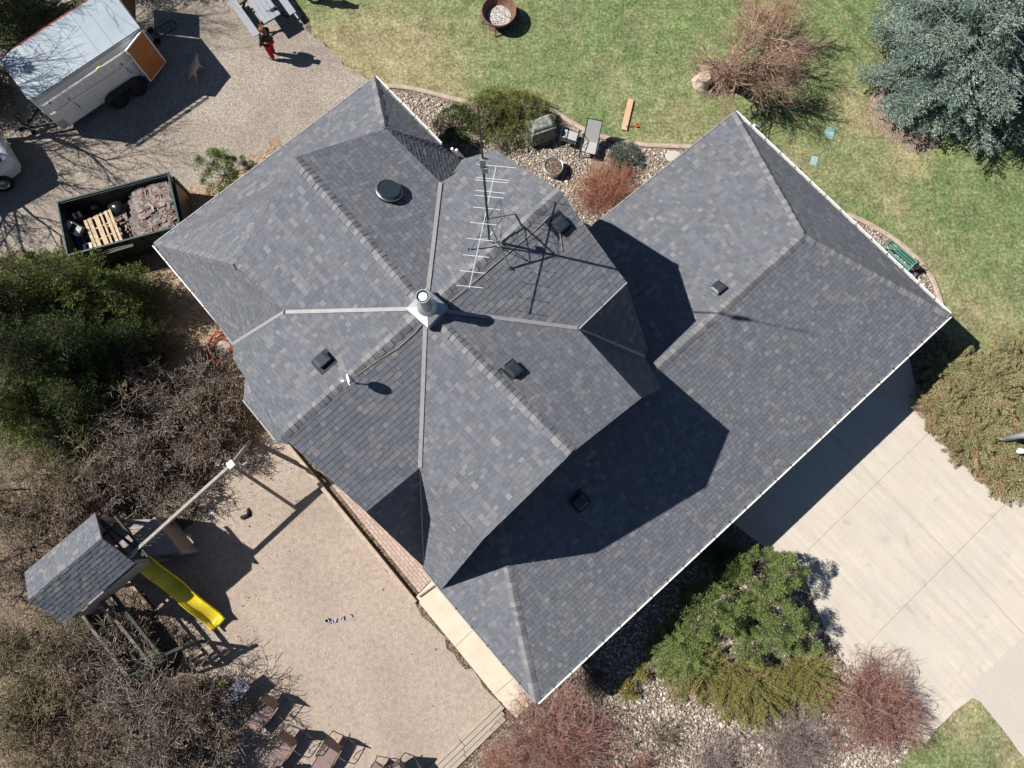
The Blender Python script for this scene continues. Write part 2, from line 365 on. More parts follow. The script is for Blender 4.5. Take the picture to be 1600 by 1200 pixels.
# concrete lawn edging
def edge(px, name):
    pts = [at(*q) for q in px]; P_ = []
    for i in range(len(pts)-1):
        for k in range(6): P_.append(pts[i].lerp(pts[i+1], k/6))
    P_.append(pts[-1])
    for _ in range(3): P_ = [P_[0]]+[(P_[i-1]+P_[i]*2+P_[i+1])/4 for i in range(1, len(P_)-1)]+[P_[-1]]
    v = []; f = []; w = 0.085
    for i, q in enumerate(P_):
        d = (P_[min(i+1, len(P_)-1)]-P_[max(i-1, 0)]).normalized(); s = Vector((-d.y, d.x, 0))
        for o_, z in ((-w, 0), (-w, .06), (-w*.6, .085), (w*.6, .085), (w, .06), (w, 0)): v.append(q+s*o_+Vector((0, 0, z)))
    for i in range(len(P_)-1):
        for k in range(5): f.append((i*6+k, i*6+k+1, i*6+7+k, i*6+6+k))
    mb = MB(); mb.add(v, f); return mb.build(name, M['edging'])
tag(edge([(598, 134), (640, 138), (670, 145), (700, 153), (740, 163), (790, 168), (835, 166), (862, 172), (880, 184), (912, 203), (945, 216), (1000, 227), (1080, 230), (1130, 236)], 'lawn_edging'),
    'long curved tan concrete edging between the lawn and the river stones', 'edging')
tag(edge([(1322, 335), (1345, 344), (1378, 362), (1405, 380), (1440, 412), (1458, 440), (1468, 468), (1474, 492)], 'lawn_edging'),
    'short curved concrete edging beside the green bench', 'edging')
# raised paver strip, its kerb, and boards by the front bed
def quadstrip(name, pts, z, mat, th=0.0, label=None, cat=None, struct=True):
    """parallelogram a,b,c,d in image corners; UV in metres along ab"""
    P_ = [at(x, y, 0) for x, y in pts]; P_ = [Vector((q.x, q.y, z)) for q in P_]
    e = (P_[1]-P_[0]).normalized(); s = Vector((-e.y, e.x, 0)); mb = MB()
    if newell(P_).z < 0: P_ = P_[::-1]
    uv = [((q-P_[0]).dot(e), (q-P_[0]).dot(s)) for q in P_]
    n = len(P_); low = [Vector((q.x, q.y, -0.01)) for q in P_]
    mb.add(P_+low, [tuple(range(n))]+[((i+1) % n, i, n+i, n+(i+1) % n) for i in range(n)], [uv]+[[(0, 0)]*4]*n)
    o = mb.build(name, mat)
    if struct: o['kind'] = 'structure'
    return o
quadstrip('paver_path', [(463, 690), (655, 926), (668, 912), (720, 860), (560, 690), (500, 660)], 0.03, M['paver'])
kb = MB()
a_, b_ = at(428, 668), at(650, 941); kb.box((a_+b_)/2+Vector((0, 0, .07)), ((b_-a_).length, .13, .17), Matrix.Rotation(math.atan2((b_-a_).y, (b_-a_).x), 3, 'Z'))
tag(kb.build('kerb', M['edging'], bevel=.01), 'long pale kerb between the playground gravel and the brick pavers', 'kerb')
kb = MB(); a_, b_ = at(655, 932), at(692, 905); kb.box((a_+b_)/2+Vector((0, 0, .05)), ((b_-a_).length, .05, .15), Matrix.Rotation(math.atan2((b_-a_).y, (b_-a_).x), 3, 'Z'))
tag(kb.build('kerb', M['groove'], bevel=.005), 'short dark kerb across the end of the brick paver path', 'kerb')
a0, a1 = at(779, 1094), at(655, 1213); dv = (a1-a0).normalized(); sv = Vector((-dv.y, dv.x, 0))
if sv.dot(at(803, 1120)-a0) < 0: sv = -sv
off = 0.0
for i, (w, z, L0) in enumerate(((.13, .12, 0), (.17, .10, .0), (.15, .07, .12), (.15, .05, .2))):
    mb = MB(); n = 2
    L = (a1-a0).length
    for k in range(n):
        c = a0+dv*(L*(k+.5)/n+L0)+sv*(off+w/2); mb.box((c.x, c.y, z/2), (L/n-.015, w-.018, z), Matrix.Rotation(math.atan2(dv.y, dv.x), 3, 'Z'))
    tag(mb.build('garden_step', M['board'], bevel=.006), ('highest grey board step nearest the pea gravel', 'second grey board step from the pea gravel', 'third grey board step from the pea gravel', 'lowest grey board step touching the red twig bed')[i], 'step', 'board steps beside the front bed')
    off += w

# river stones
def ico():
    p = (1+5**.5)/2
    v = np.array([(-1, p, 0), (1, p, 0), (-1, -p, 0), (1, -p, 0), (0, -1, p), (0, 1, p), (0, -1, -p), (0, 1, -p), (p, 0, -1), (p, 0, 1), (-p, 0, -1), (-p, 0, 1)], float)
    v /= np.linalg.norm(v[0])
    f = np.array([(0, 11, 5), (0, 5, 1), (0, 1, 7), (0, 7, 10), (0, 10, 11), (1, 5, 9), (5, 11, 4), (11, 10, 2), (10, 7, 6), (7, 1, 8), (3, 9, 4), (3, 4, 2), (3, 2, 6), (3, 6, 8), (3, 8, 9), (4, 9, 5), (2, 4, 11), (6, 2, 10), (8, 6, 7), (9, 8, 1)])
    return v, f
def ico2():
    v, f = ico(); v = list(map(tuple, v)); d = {}; nf = []
    def m(a, b):
        k = (min(a, b), max(a, b))
        if k not in d:
            q = (np.array(v[a])+np.array(v[b])); q /= np.linalg.norm(q); v.append(tuple(q)); d[k] = len(v)-1
        return d[k]
    for a, b, c in f:
        x, y, z = m(a, b), m(b, c), m(c, a); nf += [(a, x, z), (b, y, x), (c, z, y), (x, y, z)]
    return np.array(v), np.array(nf)
def inside(pt, poly):
    c = False; n = len(poly); x, y = pt
    for i in range(n):
        x1, y1 = poly[i]; x2, y2 = poly[(i+1) % n]
        if (y1 > y) != (y2 > y) and x < (x2-x1)*(y-y1)/(y2-y1)+x1: c = not c
    return c
def stones(name, px, dens, size, mat, seed, z=0.01):
    r = np.random.default_rng(seed); poly = [(at(x, y).x, at(x, y).y) for x, y in px]
    xs = [q[0] for q in poly]; ys = [q[1] for q in poly]; n = int((max(xs)-min(xs))*(max(ys)-min(ys))*dens)
    c = np.stack([r.uniform(min(xs), max(xs), n), r.uniform(min(ys), max(ys), n)], 1)
    c = np.array([q for q in c if inside(q, poly)]); n = len(c)
    v, f = ico2(); k = len(v)
    sz = size*np.exp(r.normal(0, .33, n)); sc = np.stack([sz*r.uniform(.9, 1.35, n), sz*r.uniform(.65, .95, n), sz*r.uniform(.4, .65, n)], 1)
    a = r.uniform(0, math.pi, n); ca, sa = np.cos(a), np.sin(a)
    V = v[None]*(1+r.normal(0, .07, (n, k, 1)))*sc[:, None]
    X = V[..., 0]*ca[:, None]-V[..., 1]*sa[:, None]+c[:, None, 0]; Y = V[..., 0]*sa[:, None]+V[..., 1]*ca[:, None]+c[:, None, 1]
    Z = V[..., 2]+z+sc[:, 2][:, None]*r.uniform(.3, .9, (n, 1))
    V = np.stack([X, Y, Z], -1).reshape(-1, 3); F = (f[None]+(np.arange(n)*k)[:, None, None]).reshape(-1, 3)
    o = npmesh(name, V, F, mat, smooth=True); o['kind'] = 'stuff'
    return o
tag(stones('river_stones', [(606, 144), (660, 147), (700, 158), (740, 169), (800, 178), (858, 180), (900, 201), (945, 221), (1000, 232), (1085, 236), (1040, 300), (935, 370), (880, 330), (800, 260), (730, 260), (640, 180)], 330, .028, M['stone'], 1),
    'tan river stones filling the bed behind the house', 'stones')
tag(stones('river_stones', [(1336, 346), (1360, 356), (1398, 380), (1428, 404), (1448, 430), (1460, 460), (1468, 480), (1420, 465), (1310, 350)], 330, .028, M['stone'], 2), 'tan river stones in the narrow bed under the green bench', 'stones')
tag(stones('river_stones', [(860, 1085), (960, 990), (1060, 900), (1130, 860), (1250, 930), (1310, 1015), (1380, 1090), (1440, 1130), (1400, 1210), (900, 1210), (830, 1150)], 260, .031, M['stone'], 3), 'pale river stones filling the front bed around the shrubs', 'stones')
tag(stones('pebbles', [(300, 780), (420, 690), (640, 950), (770, 1100), (680, 1200), (520, 1210), (330, 1060), (380, 900)], 5, .014, M['stone'], 4, 0.0), 'loose brown pebbles scattered over the playground gravel', 'stones')
# ================================================================ HOUSE
t = NT('roof_shingle', 0.92, 0.15); uvn = t.coord('UV'); sp = t.n('ShaderNodeSeparateXYZ'); t.l(uvn, sp.inputs[0])
c = t.ramp(sp.outputs[0], [(0.0, (0.04, 0.04, 0.046)), (0.012, (0.118, 0.130, 0.156)), (0.28, (0.141, 0.153, 0.180)), (0.55, (0.157, 0.168, 0.194)), (0.76, (0.173, 0.181, 0.203)), (0.92, (0.206, 0.208, 0.217)), (1.0, (0.262, 0.261, 0.260))])  # lowest stop: black asphalt edge, with the course shadow line painted in
c = t.mix(t.math('MULTIPLY', sp.outputs[1], 0.40), c, (0.155, 0.145, 0.150))
big = t.noise(t.pos(), 0.7, 4, 0.6); c = t.mix(t.ramp(big, [(0.38, 0.0), (0.68, 0.22)]), c, (0.172, 0.177, 0.195))
gr = t.noise(t.pos(), 160, 2, 0.7); c = t.mix(t.ramp(gr, [(0.35, 0.25), (0.6, 0.0)]), c, (0.06, 0.06, 0.07))
sta = t.noise(t.pos(), 2.2, 5, 0.65, 0.5); c = t.mix(t.ramp(sta, [(0.55, 0.0), (0.75, 0.22)]), c, (0.10, 0.10, 0.105))
t.color(c); M['shingle'] = t.m
t = NT('cap_shingle', 0.92, 0.15); g = t.n('ShaderNodeNewGeometry'); su = t.n('ShaderNodeSeparateXYZ'); t.l(t.coord('UV'), su.inputs[0])
c = t.ramp(g.outputs['Random Per Island'], [(0.0, (0.14, 0.145, 0.16)), (0.5, (0.18, 0.182, 0.193)), (1.0, (0.25, 0.248, 0.25))])
c = t.mix(t.math('GREATER_THAN', su.outputs[0], 0.5), c, (0.075, 0.078, 0.088))  # riser faces: asphalt edge darkened to paint the shadow line between caps
t.color(t.mix(t.ramp(t.noise(t.pos(), 150, 2), [(0.35, 0.25), (0.6, 0.0)]), c, (0.06, 0.06, 0.07))); M['cap'] = t.m
M['flash'] = plain('valley_metal', (0.265, 0.26, 0.272), 0.55, 0.4, 0.0, 0.12, 5)
M['white'] = plain('white_trim', (0.78, 0.78, 0.76), 0.45, 0.5, 0, 0.04)
M['greytrim'] = plain('grey_trim', (0.30, 0.31, 0.32), 0.5, 0.4, 0, 0.1)
M['siding'] = plain('tan_siding', (0.42, 0.36, 0.28), 0.7, 0.3, 0, 0.08)
M['black'] = plain('black_plastic', (0.018, 0.02, 0.024), 0.45, 0.5, 0, 0.2)
M['rubber'] = plain('rubber', (0.02, 0.02, 0.021), 0.8, 0.3, 0, 0.2)
M['galv'] = plain('galvanised_steel', (0.42, 0.46, 0.47), 0.42, 0.5, 0.75, 0.15, 9)
M['glass'] = plain('window_glass', (0.03, 0.04, 0.05), 0.08, 0.7, 0, 0.05)
EXPO = 0.143
def clip(poly, s, t0, t1, p0):
    """clip polygon to t0 <= (p-p0).s <= t1"""
    def half(P_, sign, lim):
        out = []
        for i, a in enumerate(P_):
            b = P_[(i+1) % len(P_)]; da = sign*((a-p0).dot(s)-lim); db = sign*((b-p0).dot(s)-lim)
            if da >= 0: out.append(a)
            if (da > 0 and db < 0) or (da < 0 and db > 0): out.append(a.lerp(b, da/(da-db)))
        return out
    P_ = half(poly, 1, t0)
    return half(P_, -1, t1) if len(P_) > 2 else []
def shingle_face(mb, poly, th=0.011, seed=0, expo=EXPO):
    """overlapping courses cut into random tabs; each tab keeps one random colour in its UV"""
    poly = [Vector(p) for p in poly]; n = newell(poly)
    if n.z < 0: poly = poly[::-1]; n = -n
    s = (Vector((0, 0, 1))-n*n.z).normalized(); e = s.cross(n); r = random.Random(seed*77+3)
    ts = [p.dot(s) for p in poly]; t0, t1 = min(ts), max(ts); p0 = s*t0; k = 0
    while k*expo < t1-t0:
        c = clip(poly, s, k*expo+.005, (k+1)*expo, p0)
        if len(c) > 2:
            x0 = min(q.dot(e) for q in c); x1 = max(q.dot(e) for q in c); x = x0-r.uniform(0, .2); tall = r.random() < .5
            z00 = Vector((0, 0, 0))
            while x < x1:
                w = r.choice((.10, .13, .16, .19, .25)) if tall else r.choice((.08, .11, .15, .20)); w *= r.uniform(.9, 1.1)
                cc = clip(c, e, x+.003, x+w-.003, z00); x += w
                h = th if tall else th*.42; tall = not tall if r.random() < .85 else tall
                if len(cc) < 3: continue
                u = r.random()**1.5 if not tall else r.random(); uv2 = r.random()**2
                mb.add([q+n*(h*(1-((q-p0).dot(s)-k*expo)/expo)+.004) for q in cc], [tuple(range(len(cc)))], [[(u*.96+.02, uv2)]*len(cc)])
                low = sorted([q for q in cc if abs((q-p0).dot(s)-k*expo-.005) < 1e-4], key=lambda q: q.dot(e))
                if len(low) >= 2:
                    a, b = low[0], low[-1]; o = n*(h+.004)
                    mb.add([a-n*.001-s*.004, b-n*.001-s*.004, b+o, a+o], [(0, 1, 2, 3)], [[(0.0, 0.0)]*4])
        k += 1
    m = len(poly); lo = [p-n*0.06 for p in poly]        # deck and fascia below
    mb.add(poly+lo, [tuple(range(2*m-1, m-1, -1))]+[((i+1) % m, i, m+i, m+(i+1) % m) for i in range(m)], [[(.3, .3)]*m]+[[(.3, .3)]*4]*m)
def caps(mb, a, b, n1, n2, w=0.14, seed=0, expo=EXPO):
    """overlapping cap shingles from a (low end) to b along a ridge or hip; n1, n2 the two slope normals"""
    a = Vector(a); b = Vector(b); d = b-a; L = d.length; d.normalize(); r = random.Random(seed)
    s1 = d.cross(n1); s2 = d.cross(n2)
    c = (n1+n2).normalized()
    if s1.dot(c) > 0 or True:
        s1 = (s1 if s1.dot(n2) < 0 else -s1).normalized(); s2 = (s2 if s2.dot(n1) < 0 else -s2).normalized()
    n = int(L/expo); dip1 = (n1+n2).normalized()
    for i in range(n):
        p = a+d*(i*expo); q = a+d*min(i*expo+expo*1.25, L); j = r.uniform(-.012, .012); jj = r.uniform(-.01, .01)
        rows = []
        for base, h in ((p+s1*jj, .028+r.uniform(-.003, .005)), (q+s1*jj, .012)):
            rows.append([base+n1*h*.7+s1*(w+j), base+c*(h+.012)+s1*(w*.5), base+c*(h+.022), base+c*(h+.012)+s2*(w*.5), base+n2*h*.7+s2*(w+j)])
        v = rows[0]+rows[1]; f = [(k, k+1, 6+k, 5+k) for k in range(4)]
        mb.add(v, f)
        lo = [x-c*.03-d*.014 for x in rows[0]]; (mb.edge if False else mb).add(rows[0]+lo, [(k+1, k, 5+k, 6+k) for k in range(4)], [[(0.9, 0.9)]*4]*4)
def capline(*a, **k):
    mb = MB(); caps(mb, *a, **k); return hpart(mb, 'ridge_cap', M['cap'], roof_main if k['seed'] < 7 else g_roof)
vR, uR, zR, zE, zG = 1.9, -5.3, 7.8, 6.8, 2.7
uA, uB, vA, vB = -7.93, -2.63, -0.74, 4.53
HP = dict(C=H(uR, vR, zR), ANW=at(460, 246, zR), ASE=at(893, 708, zR), BSW=at(440, 681, zR), BNE=at(875, 298, zR),
 n1=at(585, 122, zG), n2=at(603, 201, zE), n3=H(uA, vB, zE), n4=at(722, 250, 2.0), n5=at(773, 234, zE), n6=at(978, 440, zE), n7=H(uB, vB, zE), n8=at(1002, 622, zE),
 w1=at(242, 381, zG), w2=at(365, 538, zG), w3=at(364, 560, zE), w8=at(572, 800, zE), w9=H(uB, vA, zE), w10=at(662, 886, zG), gD=at(690, 921, zG), k=at(755, 843, zE), vk=H(uA, vA, zE), hip=at(366, 413, zE),
 gA=at(1148, 176, zG), gB=at(1483, 492, zG), gC=at(838, 1096, zG), gN=at(1257, 368, 4.3), gS=H(-.62, -.1, 4.3))
HP['hn'] = at(602, 200, 3.8); HP['v1'] = at(693, 292, 2.7); HP['g1'] = at(687, 226, zG)
HP['mid'] = HP['ANW']+Vector((0, 0, -1.25))+E1*0.15
house = thing('house', H(-3, 3, 0), 0, 'large house with grey shingle roof seen from above, cross gables and long garage wing', 'house')
base_inv = house.location
def hpart(mb, name, mat, parent=None, **kw):
    mb.v = [tuple(Vector(p)-base_inv) for p in mb.v]
    return mb.build(name, mat, parent or house, **kw)
P_ = HP
faces = [
 ('C', 'n3', 'n2', 'ANW'), ('C', 'ANW', 'hip', 'vk'), ('C', 'ASE', 'n8', 'n7'), ('C', 'w9', 'k', 'ASE'), ('w9', 'w10', 'gD', 'k'),
 ('C', 'BNE', 'n5', 'n3'), ('n5', 'n4', 'v1', 'n3'), ('C', 'n7', 'n6', 'BNE'), ('C', 'vk', 'w3', 'BSW'), ('vk', 'w2', 'w3'),
 ('C', 'BSW', 'w8', 'w9'), ('w9', 'w8', 'w10'), ('hip', 'w1', 'w2', 'vk'), ('w1', 'n1', 'hn'), ('w1', 'hn', 'mid'), ('w1', 'mid', 'hip'), ('n1', 'g1', 'hn'), ('hn', 'g1', 'n4'), ('hn', 'n4', 'v1')]
roof = MB()
for i, f in enumerate(faces): shingle_face(roof, [P_[k] for k in f], seed=i+1)
# skirts down to the garage roof
VB = at(1008, 558, 4.3); s1 = at(1012, 545, 4.3); s2 = at(1034, 606, 4.3)
shingle_face(roof, [P_['n7'], VB, s1, P_['n6']], seed=21); shingle_face(roof, [P_['n7'], P_['n8'], s2, VB], seed=22)
# bay roof on the south-west gable
z_b = 6.7; b4 = P_['w3'].lerp(P_['BSW'], .27); b5 = at(381, 624, z_b); b6 = at(432, 687, z_b); b7 = at(459, 688, z_b); b8 = P_['BSW'].lerp(P_['w8'], .08)
shingle_face(roof, [b4, b5, P_['BSW'].lerp(b4, .55)], seed=23); shingle_face(roof, [b5, b6, P_['BSW'], P_['BSW'].lerp(b4, .55)], seed=24); shingle_face(roof, [b6, b7, b8, P_['BSW']], seed=25)
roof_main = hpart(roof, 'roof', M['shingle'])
groof = MB()
gE = P_['gA']+(at(927, 353, zG)-P_['gA'])*1.75; gM = H(-.62, 4.0, 4.3)
shingle_face(groof, [P_['gA'], gE, gM, P_['gN']], seed=31); shingle_face(groof, [P_['gA'], P_['gN'], P_['gB']], seed=32)
shingle_face(groof, [P_['gB'], P_['gN'], P_['gS'], P_['gC']], seed=33); shingle_face(groof, [P_['gC'], P_['gS'], at(672, 900, zG)], seed=34)
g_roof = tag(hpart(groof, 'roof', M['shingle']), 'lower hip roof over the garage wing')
nn = lambda *k: newell([P_[x] for x in k])
up = lambda n: n if n.z > 0 else -n
nNE, nSW = up(nn('C', 'n3', 'n2', 'ANW')), up(nn('C', 'ANW', 'hip', 'vk')); capline(P_['C'], P_['ANW'], nNE, nSW, seed=1)
capline(P_['ASE']-E1*.02, P_['C'], up(nn('C', 'ASE', 'n8', 'n7')), up(nn('C', 'w9', 'k', 'ASE')), seed=2)
capline(P_['BNE'], P_['C'], up(nn('C', 'BNE', 'n5', 'n3')), up(nn('C', 'n7', 'n6', 'BNE')), seed=3)
capline(P_['C'], P_['BSW'], up(nn('C', 'vk', 'w3', 'BSW')), up(nn('C', 'BSW', 'w8', 'w9')), seed=4)
capline(P_['n1'], P_['hn'], up(nn('w1', 'n1', 'hn')), up(nn('n1', 'g1', 'hn')), seed=5)
capline(P_['w1'], P_['hip'], up(nn('w1', 'mid', 'hip')), up(nn('hip', 'w1', 'w2', 'vk')), seed=6)

gNW, gNE, gSE, gSW = [up(newell(q)) for q in ([P_['gA'], gE, gM, P_['gN']], [P_['gA'], P_['gN'], P_['gB']], [P_['gB'], P_['gN'], P_['gS'], P_['gC']], [P_['gC'], P_['gS'], at(672, 900, zG)])]
capline(P_['gA'], P_['gN'], gNW, gNE, seed=7); capline(P_['gB'], P_['gN'], gNE, gSE, seed=8); capline(P_['gC'], P_['gS'], gSE, gSW, seed=9); capline(P_['gS'], P_['gN'], gNW, gSE, seed=10)

def _x(): pass
def flash(pts, n1, n2, w, name='valley_flashing', mat='flash', h=.026):
    mb = MB()
    for (a, b) in zip(pts, pts[1:]):
        a = Vector(a); b = Vector(b); d = (b-a).normalized(); s1_ = d.cross(n1).normalized(); s2_ = d.cross(n2).normalized()
        if s1_.dot(s2_) > 0: s2_ = -s2_
        if s1_.z < 0: s1_, s2_ = -s1_, -s2_
        up_ = Vector((0, 0, h))
        e1_ = d.cross(n1).normalized()*w/2; e2_ = -e1_
        e1_ = Vector((e1_.x, e1_.y, 0)); e1_ = Vector((-d.y, d.x, 0)).normalized()*w/2
        mb.add([a+up_+e1_, b+up_+e1_, b+up_, a+up_, a+up_-e1_, b+up_-e1_], [(0, 1, 2, 3), (3, 2, 5, 4)])
    return hpart(mb, name, M[mat], roof_main)
Z = Vector((0, 0, 1))
flash([P_['C'], P_['n3']], Z, Z, .10, h=.06); flash([P_['C'], P_['n7']], Z, Z, .10, h=.05); flash([P_['n7'], VB], Z, Z, .10, h=.05)
flash([P_['C'], P_['vk']], Z, Z, .10, h=.05); flash([P_['vk'], P_['w2']], Z, Z, .10, h=.09); flash([P_['C'], P_['w9']], Z, Z, .10, h=.05); flash([P_['w9'], P_['w10']], Z, Z, .06, h=.05)
# gutters
def gutter(a, b, out, mat='white', w=.105, tick=.62, lip=True):
    a = Vector(a); b = Vector(b); d = (b-a).normalized(); o = Vector(out); o = (o-d*o.dot(d)).normalized(); mb = MB(); dz = Vector((0, 0, -.03))
    mb.bar(a+o*.012+dz, b+o*.012+dz, .11, .014) if False else None
    L = (b-a).length; rot = Matrix((d, o, Z)).transposed(); c = (a+b)/2
    mb.box(c+o*(w-.018)+Vector((0, 0, -.045)), (L, .036, .12), rot); mb.box(c+o*.012+Vector((0, 0, -.06)), (L, .012, .10), rot); mb.box(c+o*(w/2)+Vector((0, 0, -.105)), (L, w-.04, .01), rot)
    g = hpart(mb, 'gutter', M[mat]); n = int(L/tick); first = None
    for i in range(1, n):
        p = a+d*(i*L/n)+o*(w/2)+Vector((0, 0, .0165))
        if first is None:
            hb = MB(); hb.box((0, 0, 0), (.02, w+.012, .012), rot); first = hb.build('gutter_hanger', M['black'], g); first.location = p-base_inv
        else:
            c2 = first.copy(); COL.objects.link(c2); c2.parent = g; c2.location = p-base_inv
    return g
gutter(P_['gA'], P_['gB'], E2); gutter(P_['gB'], P_['gC'], E1); gutter(P_['gC'], P_['gD'], -E2, 'greytrim', .07); gutter(P_['gA'], at(927, 353, zG), -E1, 'greytrim', .05)
gutter(P_['n1'], at(687, 226, zG), E2); gutter(P_['w1'], P_['n1'], -E1, 'greytrim', .05); gutter(P_['w1'], at(343, 502, zG), -E2); gutter(at(343, 506, zG), P_['w2'], -E2, 'greytrim', .05)
gutter(b5, b6, b6-b7+(b5-b6), 'greytrim', .05); gutter(b6, b7, at(445, 700, z_b)-b6, 'white', .06); gutter(P_['n6'], P_['n7'], E1, 'greytrim', .05)
gutter(P_['w10'], P_['gD'], -E2, 'greytrim', .07)
mb = MB(); mb.tube([at(1178, 196, 2.62), at(1184, 198, 2.5), at(1182, 203, 2.25), at(1178, 208, .1)], .05, 10); hpart(mb, 'downspout', M['white'])
mb = MB()
for dx, dy in ((0, 0), (7, 2)):
    mb.tube([at(706+dx, 232+dy, 2.7), at(709+dx, 236+dy, 2.55), at(716+dx, 243+dy, 2.2), at(718+dx, 246+dy, .1)], .045, 8)
hpart(mb, 'downspout', M['white'])
# walls
wl_ = MB()
def inset_wall(pts, z0, z1):
    wl_.prism([(p.x, p.y) for p in pts], z0, z1)
inset_wall([H(-13.4, -2.2, 0), H(-.5, -2.2, 0), H(-.5, 4.5, 0), H(-11.2, 4.5, 0), H(-11.2, 5.75, 0), H(-13.4, 5.75, 0)], 0, 2.72)
inset_wall([H(-11.18, 4.52, 0), H(-7.95, 4.52, 0), H(-7.95, 5.75, 0), H(-11.18, 5.75, 0)], 0, 1.75)
inset_wall([H(-4.6, 5.9, 0), H(3.6, 5.9, 0), H(3.6, 13.7, 0), H(-4.6, 13.7, 0)], 0, 2.78)
inset_wall([H(-.45, -2.15, 0), H(3.55, -2.15, 0), H(3.55, 5.85, 0), H(-.45, 5.85, 0)], 0, 2.78)
hpart(wl_, 'wall', M['siding'])
wl_ = MB()
inset_wall([H(-9.4, -.3, 0), H(-.7, -.3, 0), H(-.7, 4.3, 0), H(-9.4, 4.3, 0)], 2.76, 6.35)
inset_wall([H(-7.8, -2.2, 0), H(-2.9, -2.2, 0), H(-2.9, -.32, 0), H(-7.8, -.32, 0)], 2.76, 6.4)
inset_wall([H(-6.9, 4.37, 0), H(-2.9, 4.37, 0), H(-2.9, 6.1, 0), H(-7.7, 6.1, 0), H(-7.5, 5.7, 0)], 0.01, 6.4)
def gab(p1, p2, ap): wl_.add([p1, p2, ap], [(0, 1, 2)])
gab(H(-.7, -.4, 6.42), H(-.7, 4.2, 6.42), H(-.7, vR, 7.62)); gab(H(-2.9, 6.1, 6.4), H(-7.8, 6.1, 6.4), H(uR, 6.1, 7.6)); gab(H(-7.8, -2.2, 6.4), H(-2.9, -2.2, 6.4), H(uR, -2.2, 7.6)); gab(H(-9.42, 4.2, 6.45), H(-9.42, -.2, 6.45), H(-9.42, vR, 7.5))
hpart(wl_, 'wall', M['siding'])
def window(c, n, w, h):
    n = Vector(n).normalized(); s = Vector((-n.y, n.x, 0)); rot = Matrix((s, n, Z)).transposed(); mb = MB(); c = Vector(c)
    for dx, dz, sx, sz in ((0, h/2, w+.1, .08), (0, -h/2, w+.1, .08), (-w/2, 0, .08, h-.08), (w/2, 0, .08, h-.08), (0, 0, .04, h-.08)): mb.box(c+s*dx+Vector((0, 0, dz))+n*.03, (sx, .06, sz), rot)
    f = hpart(mb, 'window', M['white']); mb = MB(); mb.box(c+n*.012, (w, .02, h), rot); hpart(mb, 'pane', M['glass'], f)
window(H(-6.5, -2.2, 4.9), -E2, 1.5, 1.1); window(H(-4.2, -2.2, 1.5), -E2, 1.4, 1.1); window(H(-11.5, 5.8, 1.6), E2, 1.2, 1.1); window(H(-5.4, 6.1, 5.0), E2, 1.5, 1.1); window(H(-13.4, 1.5, 1.6), -E1, 1.3, 1.1); window(H(-.7, 1.9, 6.3), E1, .7, .6); window(H(0, 13.7, 1.6), E2, 1.4, 1.1)
for v0 in (8.6, 11.8):
    mb = MB(); mb.box(H(3.62, v0, 1.1), (.06, 2.7, 2.15), Matrix.Rotation(A0, 3, 'Z')); gd = hpart(mb, 'garage_door', M['white']); mb = MB(); mb.box(H(3.67, v0, .45), (.04, .18, .05), Matrix.Rotation(A0, 3, 'Z')); hpart(mb, 'handle', M['black'], gd)
# roof fittings
def slope_frame(n):
    n = n.normalized(); s = (Z-n*n.z).normalized(); e = s.cross(n); return e, s, n
def on_slope(px, py, pts):
    n = newell(pts); n = n if n.z > 0 else -n; o = Vector((0, 0, CAM_H)); r = ROT @ Vector((px-800.0, -(py-600.0), -F_PX)); t_ = (pts[0]-o).dot(n)/r.dot(n); return o+r*t_, n
def box_vent(px, py, pts, label, size=.36):
    p, n = on_slope(px, py, pts); e, s, n = slope_frame(n); rot = Matrix((e, s, n)).transposed()
    mb = MB(); mb.box(p+n*.022, (size+.14, size+.18, .008), rot); mb.box(p+n*.08+s*.01, (size*.82, size*.82, .11), rot)
    ve = hpart(mb, 'roof_vent', M['black'], bevel=.006); ve['label'] = label
    mb = MB(); mb.box(p+n*.15, (size, size*.94, .03), rot); mb.add([p+n*.165+e*a*size/2+s*b*size*.47 for a, b in ((-1, -1), (1, -1), (1, 1), (-1, 1))]+[p+n*.19+e*a*size*.3+s*b*size*.3 for a, b in ((-1, -1), (1, -1), (1, 1), (-1, 1))], [(4, 5, 6, 7), (0, 1, 5, 4), (1, 2, 6, 5), (2, 3, 7, 6), (3, 0, 4, 7)])
    hpart(mb, 'vent_hood', M['hood'], ve)
M['hood'] = plain('dark_vent_metal', (0.05, 0.06, 0.075), 0.35, 0.5, 0.3, 0.2)
fp = lambda *k: [P_[x] for x in k]
box_vent(507, 566, fp('C', 'vk', 'w3', 'BSW'), 'black box vent on the west slope near the small dish')
box_vent(800, 581, fp('C', 'ASE', 'n8', 'n7'), 'black box vent on the slope southeast of the chimney')
box_vent(873, 351, fp('C', 'n7', 'n6', 'BNE'), 'black box vent under the antenna shadow')
box_vent(1122, 453, [P_['gA'], gE, gM, P_['gN']], 'black box vent near the ridge of the garage wing')
box_vent(905, 783, [P_['gB'], P_['gN'], P_['gS'], P_['gC']], 'box vent in deep shade on the garage wing')
p, n = on_slope(607, 304, fp('C', 'n3', 'n2', 'ANW')); e, s, n = slope_frame(n); rot = Matrix((e, s, n)).transposed()
mb = MB(); mb.lathe(p, [(.30, .02), (.30, .05), (.22, .06), (.22, .12), (.33, .13), (.34, .17), (.30, .22), (.29, .2), (0, .2)], 40, rot); ve = hpart(mb, 'solar_roof_vent', M['hood'], smooth=False); ve['label'] = 'round black solar vent on the northeast slope'
mb = MB(); mb.lathe(p, [(.27, .203), (.27, .225), (.25, .232), (0, .232)], 40, rot); hpart(mb, 'solar_panel', M['glass'], ve)
